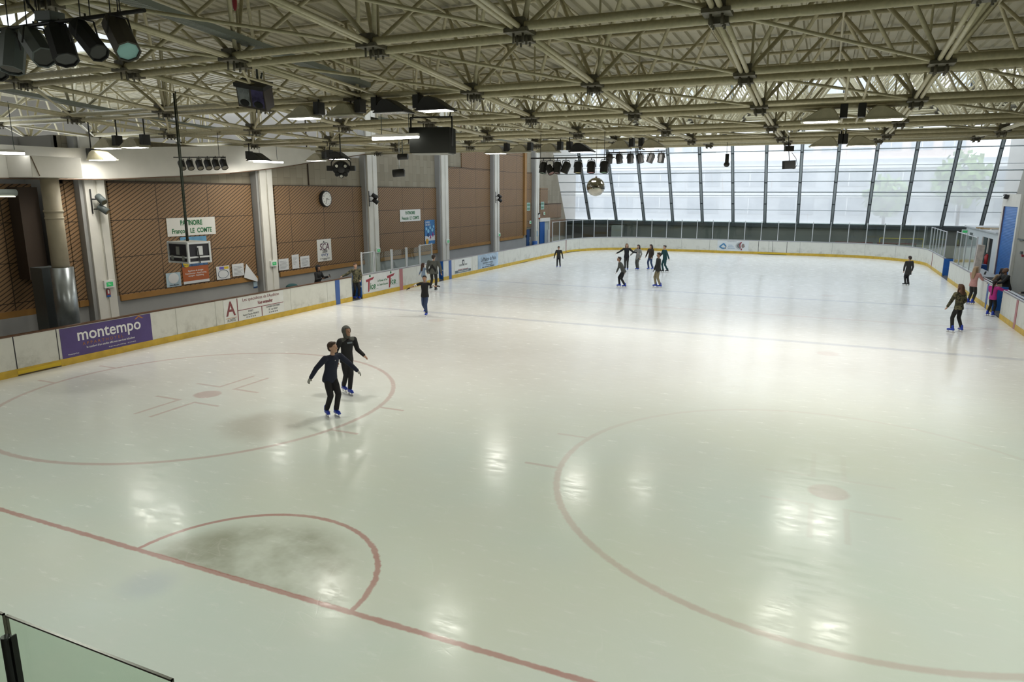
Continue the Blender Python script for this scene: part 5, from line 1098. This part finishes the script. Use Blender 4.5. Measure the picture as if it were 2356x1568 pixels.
        if hair_len:
            L = hair_len*H; back = -sp if lean > 5 else Vector((0, 0, -1)); p0 = Hh(0, -.075, .02); p1 = P(neck+Vector((0, -.115*s, .0))); p2 = P(neck+Vector((0, -.135*s, 0))+back*L)
            if tail: limb(mb, [p0, p1, p2], (.045*s, .042*s, .018*s), 10)
            else:
                for dx in (-.05, 0, .05): q = Rz@Vector((dx*s, 0, 0)); limb(mb, [p0+q*.7, p1+q, p2+q*.8], (.05*s, .052*s, .028*s), 10)
                for sx in (-1, 1): limb(mb, [Hh(sx*.07, -.01, .03), Hh(sx*.082, -.005, -.06), P(neck+Vector((sx*.085*s, .03*s, -.06*s)))], (.028*s, .03*s, .022*s), 8)
        if bun: mb.ell(Hh(0, -.125, .06), (.042*hs, .04*hs, .042*hs), HR, 10, 8)
        remeshed('hair', mb, vox*.8, [hm], t, 1)
    # ---- skates
    if skates:
        for i in (0, 1):
            a = an[i]; F = Rz@Euler((0, 0, R(foot_yaw[i]))).to_matrix(); A = P(a); Q = lambda x, y, z: A+F@Vector((x*s, y*s, z*s))
            mb = MB(); limb(mb, [Q(0, -.01, .075), Q(0, -.015, .0)], (.05*s, .054*s), 12); mb.ell(Q(0, .055, -.04), (.05*s, .125*s, .042*s), F, 12, 8); mb.ell(Q(0, -.03, -.035), (.046*s, .062*s, .05*s), F, 12, 8); mb.cbox(Q(0, .04, -.068), (.075*s, .25*s, .022*s), F)
            b = remeshed('ice_skate', mb, vox*.75, [skates], t, 2)
            mb = MB(); z0 = -.075*s-sole
            mb.cbox(A+F@Vector((0, .035*s, z0+.012)), (.004, .29*s, .022), F)
            for yy2 in (-.05, .11): mb.cbox(A+F@Vector((0, yy2*s, z0+.04)), (.018, .05*s, .05), F)
            mb.build('blade', BLADE, b)
            MB().tube(Q(-.035, .06, .015), Q(.035, .06, .015), .008*s, 5).tube(Q(-.04, .02, .05), Q(.04, .02, .05), .01*s, 5).build('strap', SKATED, b)
    return t, dict(P=P, neck=neck, sp=sp, wr=wr, s=s, chest=chest, waist=waist, pel=pel, Rz=Rz, HC=HC, HR=HR, el=el, sh=sh)
def cloth(n, c, r=.85): return m_('cloth_'+n, c, r, 0, .12, 25)
NAVY = cloth('navy', (.012, .016, .035)); BLK = cloth('black', (.012, .012, .013)); CHAR = cloth('charcoal', (.028, .027, .024)); GRY = cloth('grey', (.085, .088, .078)); LGRY = cloth('light_grey', (.26, .255, .23)); JEAN = cloth('jeans', (.035, .06, .13)); KHAKI = cloth('khaki', (.26, .22, .135)); LBLUE = cloth('light_blue', (.24, .32, .44)); PINK = cloth('pink', (.52, .27, .24)); MAG = cloth('magenta', (.48, .03, .24)); TEAL = cloth('teal', (.01, .055, .06)); BEI = cloth('beige', (.42, .31, .20)); DKJ = cloth('dark_jeans', (.03, .035, .05)); BRN = cloth('brown', (.04, .028, .02)); GLV = cloth('glove_grey', (.33, .33, .30))
def brg(X, Y): return 0
# (a heading of 24 degrees looks straight away from the balcony, 114 = left, 204 = towards it, -66 = right)
_, q = person('skater in navy shirt and black trousers leaning forward, pale gloves, nearest the camera', -3.08, 5.90, -105, 1.70, lean=15, feet=((-.05, .10, 0), (.09, -.07, 0)), drop=.012, ua_l=(-.75, .25, -.75), fa_l=(-.5, .55, -.75), ua_r=(.55, -.5, -.8), fa_r=(.35, -.45, -.9), head=(18, -8), top=NAVY, legs=BLK, hair=(.045, .022, .012), gloves=GLV, foot_yaw=(-10, -20), vox=.0105)
mb = MB()
for f in (.06, .27): mb.ell(q['P'](q['neck']-q['sp']*f*1.7+Vector((0, .118*q['s'], 0))), (.009,)*3, nu=8, nv=6)
tag(mb.build('shirt_button', WHITET, _), 'pale shirt button', 'x'); del bpy.data.objects['shirt_button']['category']
_, q = person('hooded skater in black and grey jacket just behind the nearest skater', -3.85, 7.49, -118, 1.66, lean=9, feet=((.02, .16, 0), (.05, -.14, .03)), ua_l=(-.3, -.05, -1), fa_l=(-.3, .75, -.5), ua_r=(.3, -.25, -.9), fa_r=(.1, .3, -.8), head=(12, -8), top=BLK, legs=BLK, hood=GRY, skin='tan', foot_yaw=(0, 0), vox=.0105)
mb = MB(); mb.tube(q['P'](q['sh'][0]+Vector((.02, 0, .01))), q['P'](q['sh'][1]-Vector((.02, 0, -.01))), .067*q['s'], 12); mb.build('grey_yoke', GRY, _)
MB().cbox(q['P'](q['chest']+Vector((-.02, .117, .05))), (.13, .008, .035), q['Rz']).build('chest_print', m_('print_grey', (.16, .19, .22), .6), _)
person('skater in camouflage jacket standing in the open gate, one arm on the boards', -13.05, 20.35, -120, 1.66, ua_r=(.8, -.15, -.55), fa_r=(.85, .1, -.25), ua_l=(-.2, .1, -1), fa_l=(.4, .6, -.6), top=CAMO, legs=BLK, hair=(.10, .06, .035), head=(0, 0), feet=((-.10, .05, 0), (.08, -.1, 0)), sleeve=1.15, skates=SKATEB, floor=0.0)
_, q = person('onlooker in black hooded jacket behind the left boards holding a phone', -14.1, 18.95, -80, 1.70, lean=6, ua_l=(-.3, .3, -.8), fa_l=(.1, .9, .25), ua_r=(.25, .2, -1), fa_r=(-.3, .8, .2), top=BLK, legs=DKJ, hood=BLK, skin='tan', head=(-20, 12), skates=None, floor=-.03, wide=1.12)
tag(MB().cbox(q['P'](q['wr'][0]+Vector((.02, .10, .05))), (.075, .012, .15), q['Rz']@Euler((.4, 0, 0)).to_matrix()).build('mobile_phone', BLACK), 'dark mobile phone held by the hooded onlooker behind the left boards', 'phone')
person('girl in light blue top and long brown hair holding the large man', -12.1, 24.75, -25, 1.30, ua_r=(.8, .25, -.25), fa_r=(.9, .25, -.2), ua_l=(-.5, 0, -.8), fa_l=(-.55, 0, -.7), top=LBLUE, legs=LBLUE, hair=(.06, .025, .015), hair_len=.12, head=(-15, 0), feet=((-.08, 0, 0), (.08, .02, 0)))
_, q = person('large person in grey coat with dark triangle seen from behind', -11.35, 24.5, 5, 1.78, wide=1.32, sleeve=1.2, long_coat=.05, ua_l=(-.35, 0, -1), fa_l=(-.1, .25, -1), ua_r=(.35, 0, -1), fa_r=(.12, .15, -1), top=GRY, legs=CHAR, hair=(.03, .02, .015), feet=((-.22, .12, .02), (.18, -.14, 0)), skates=SKATED, head=(0, 5), lean=6)
mb = MB(); f = q['P']; b_ = lambda x, z, y=-.155: f(q['waist']+Vector((x, y, z)))
mb.rings([[b_(0, .22), b_(.20, -.06), b_(.17, -.24, -.165), b_(-.17, -.24, -.165), b_(-.20, -.06)], [b_(0, .22, -.135), b_(.20, -.06, -.11), b_(.17, -.24, -.12), b_(-.17, -.24, -.12), b_(-.20, -.06, -.11)]], smooth=False); mb.build('dark_back_panel', BLK, _)
_, q = person('boy in black short sleeved shirt and blue jeans gliding with arms spread', -7.85, 17.82, 192, 1.60, ua_r=(.95, .1, -.35), fa_r=(.9, .1, -.42), ua_l=(-.9, .15, -.30), fa_l=(-.75, .6, .12), top=BLK, legs=JEAN, hair=(.015, .01, .01), head=(8, -5), feet=((-.06, .05, 0), (.10, -.28, .10)), short_sleeve=True, skin='tan', gloves=BLK)
mb = MB()
for i in (0, 1):
    a, b = q['sh'][i], q['el'][i]; mb.tube(q['P'](a*.42+b*.58), q['P'](a*.25+b*.75), .058*q['s'], 12); mb.tube(q['P'](a*.12+b*.88), q['P'](b), .05*q['s'], 12)
mb.build('white_sleeve_band', WHITET, _)
person('small boy in dark tracksuit skating alone near the far left boards', -9.42, 37.55, 195, 1.38, ua_l=(-.35, 0, -1), fa_l=(-.2, .1, -1), ua_r=(.4, 0, -1), fa_r=(.25, .1, -1), top=CHAR, legs=BLK, gloves=BLK, hair=(.02, .015, .01), feet=((-.14, .05, 0), (.12, .1, 0)), head=(15, 5))
person('girl in black sweater with long fair hair, left of the far group, arms out', -4.95, 38.0, 190, 1.68, ua_r=(.8, .1, -.6), fa_r=(.85, .2, -.45), ua_l=(-.75, .1, -.65), fa_l=(-.9, .1, -.15), top=BLK, legs=CHAR, hair=(.20, .11, .05), hair_len=.16, feet=((-.10, .05, 0), (.08, -.1, 0)), head=(5, 0))
person('girl in long light grey cardigan next to the fair haired girl', -4.3, 38.4, 160, 1.60, ua_r=(.65, .2, -.7), fa_r=(.6, .35, -.75), ua_l=(-.35, 0, -.95), fa_l=(.1, .35, -.9), top=LGRY, legs=GRY, hair=(.04, .025, .018), hair_len=.12, long_coat=.12, feet=((-.10, .08, 0), (.10, -.02, 0)), head=(-10, 0), wide=.95)
person('boy in grey sweater bending forward in front of the far group', -2.98, 29.75, 112, 1.66, lean=26, drop=.02, ua_l=(-.3, -.55, -.75), fa_l=(-.1, -.3, -.95), ua_r=(.3, .1, -.9), fa_r=(.15, .35, -.9), top=GRY, legs=BLK, hair=(.04, .028, .02), skin='tan', feet=((-.14, -.10, 0), (.12, .16, 0)), head=(10, -12))
person('girl with very long dark hair in brown jacket and blue jeans', -3.6, 38.9, 150, 1.60, ua_l=(-.2, 0, -1), fa_l=(.2, .3, -.9), ua_r=(.4, 0, -.9), fa_r=(.35, .15, -.9), top=BRN, legs=JEAN, hair=(.035, .018, .014), hair_len=.22, feet=((-.10, -.12, 0), (.08, .1, 0)), head=(-10, 5))
person('tall boy in dark jacket and khaki trousers facing left', -1.27, 30.5, 115, 1.80, ua_l=(-.2, 0, -1), fa_l=(-.05, .2, -1), ua_r=(.2, .12, -1), fa_r=(.1, .35, -.9), top=CHAR, legs=KHAKI, hair=(.045, .03, .02), skin='tan', feet=((-.12, -.08, 0), (.10, .10, 0)), head=(8, 0), sleeve=1.1, gloves=BLK, long_coat=.04)
person('woman in dark teal top with hair bun at the right of the far group', -2.45, 37.8, 130, 1.66, ua_l=(-.45, -.2, -.85), fa_l=(-.4, -.2, -.9), ua_r=(.25, .2, -.8), fa_r=(-.4, .7, -.05), top=TEAL, legs=TEAL, hair=(.03, .02, .015), bun=True, feet=((-.10, -.15, .02), (.08, .08, 0)), head=(20, 0), skates=SKATED, lean=6)
person('person in long dark coat seen from behind, alone on the far right ice', 10.85, 36.9, 30, 1.56, long_coat=.16, top=CHAR, legs=BLK, hair=(.035, .025, .02), ua_l=(-.28, 0, -1), fa_l=(.05, .15, -1), ua_r=(.28, 0, -1), fa_r=(-.05, .15, -1), feet=((-.08, .05, 0), (.07, 0, 0)), foot_yaw=(50, 10), skates=SKATED)
person('child in camouflage jacket and black leggings seen from behind on the right', 11.15, 22.95, 40, 1.68, ua_l=(-.55, 0, -.85), fa_l=(-.55, .05, -.85), ua_r=(.35, -.05, -.95), fa_r=(.0, .55, -.5), top=CAMO, legs=BLK, hair=(.08, .035, .018), hair_len=.03, feet=((-.22, 0, 0), (.19, -.03, 0)), foot_yaw=(30, -15), head=(0, 0), sleeve=1.1, lean=4)
person('blonde girl in pink jacket standing at the right boards', 12.84, 30.75, -45, 1.66, ua_l=(-.1, .4, -.85), fa_l=(.1, .9, .25), ua_r=(.2, .5, -.75), fa_r=(.15, .95, -.1), top=PINK, legs=CHAR, hair=(.34, .23, .13), hair_len=.13, feet=((-.08, -.08, 0), (.08, .0, 0)), head=(0, 0), lean=6)
tag(MB().cbox((13.26, 30.97, 1.40), (.012, .09, .15), Euler((0, .3, .6)).to_matrix()).build('mobile_phone', BLACK), 'small dark phone held by the blonde girl in pink', 'phone')
person('girl in magenta jacket with long dark ponytail leaning on the right boards', 12.98, 27.35, -40, 1.42, ua_l=(-.2, .5, -.6), fa_l=(.2, .9, -.0), ua_r=(.5, .55, -.35), fa_r=(.3, .9, .0), top=MAG, legs=BLK, hair=(.02, .012, .012), hair_len=.24, tail=True, feet=((-.14, 0, 0), (.12, .0, 0)), head=(0, 0), sleeve=1.15)
person('woman in beige jumper with black hair behind the right boards', 13.98, 31.5, 20, 1.62, top=BEI, legs=CHAR, hair=(.012, .01, .01), hair_len=.12, skates=None, floor=-.03, ua_r=(.2, .4, -.8), fa_r=(.1, .8, -.3), ua_l=(-.2, .4, -.8), fa_l=(-.1, .8, -.3))
person('shaven headed man in black jacket leaning over the right boards', 13.85, 29.7, 105, 1.84, lean=13, top=BLK, legs=DKJ, bald=True, skin='brown', skates=None, floor=-.03, ua_l=(-.1, .6, -.7), fa_l=(.1, .9, -.25), ua_r=(.1, .6, -.7), fa_r=(-.1, .9, -.25), head=(0, -25), wide=1.12)
person('person in dark clothes sitting on the blue bench at the right picture edge', 14.95, 30.2, 115, 1.62, top=CHAR, legs=CHAR, hair=(.02, .015, .012), skates=None, floor=-.03, drop=.215, feet=((-.1, .45, 0), (.1, .42, 0)), ua_l=(-.1, .5, -.8), fa_l=(.1, .9, 0), ua_r=(.1, .5, -.8), fa_r=(-.1, .9, 0))
tag(MB().ell((-13.6, 16.7, 1.0), (.22, .3, .14)).build('teal_bag', TEAL), 'dark teal bag resting behind the left boards beside the hooded onlooker', 'bag')
tag(MB().box((-13.9, 16.2, 0), (-13.3, 17.3, .88)).build('side_table', GREYM), 'grey side table behind the left boards under the teal bag', 'table')
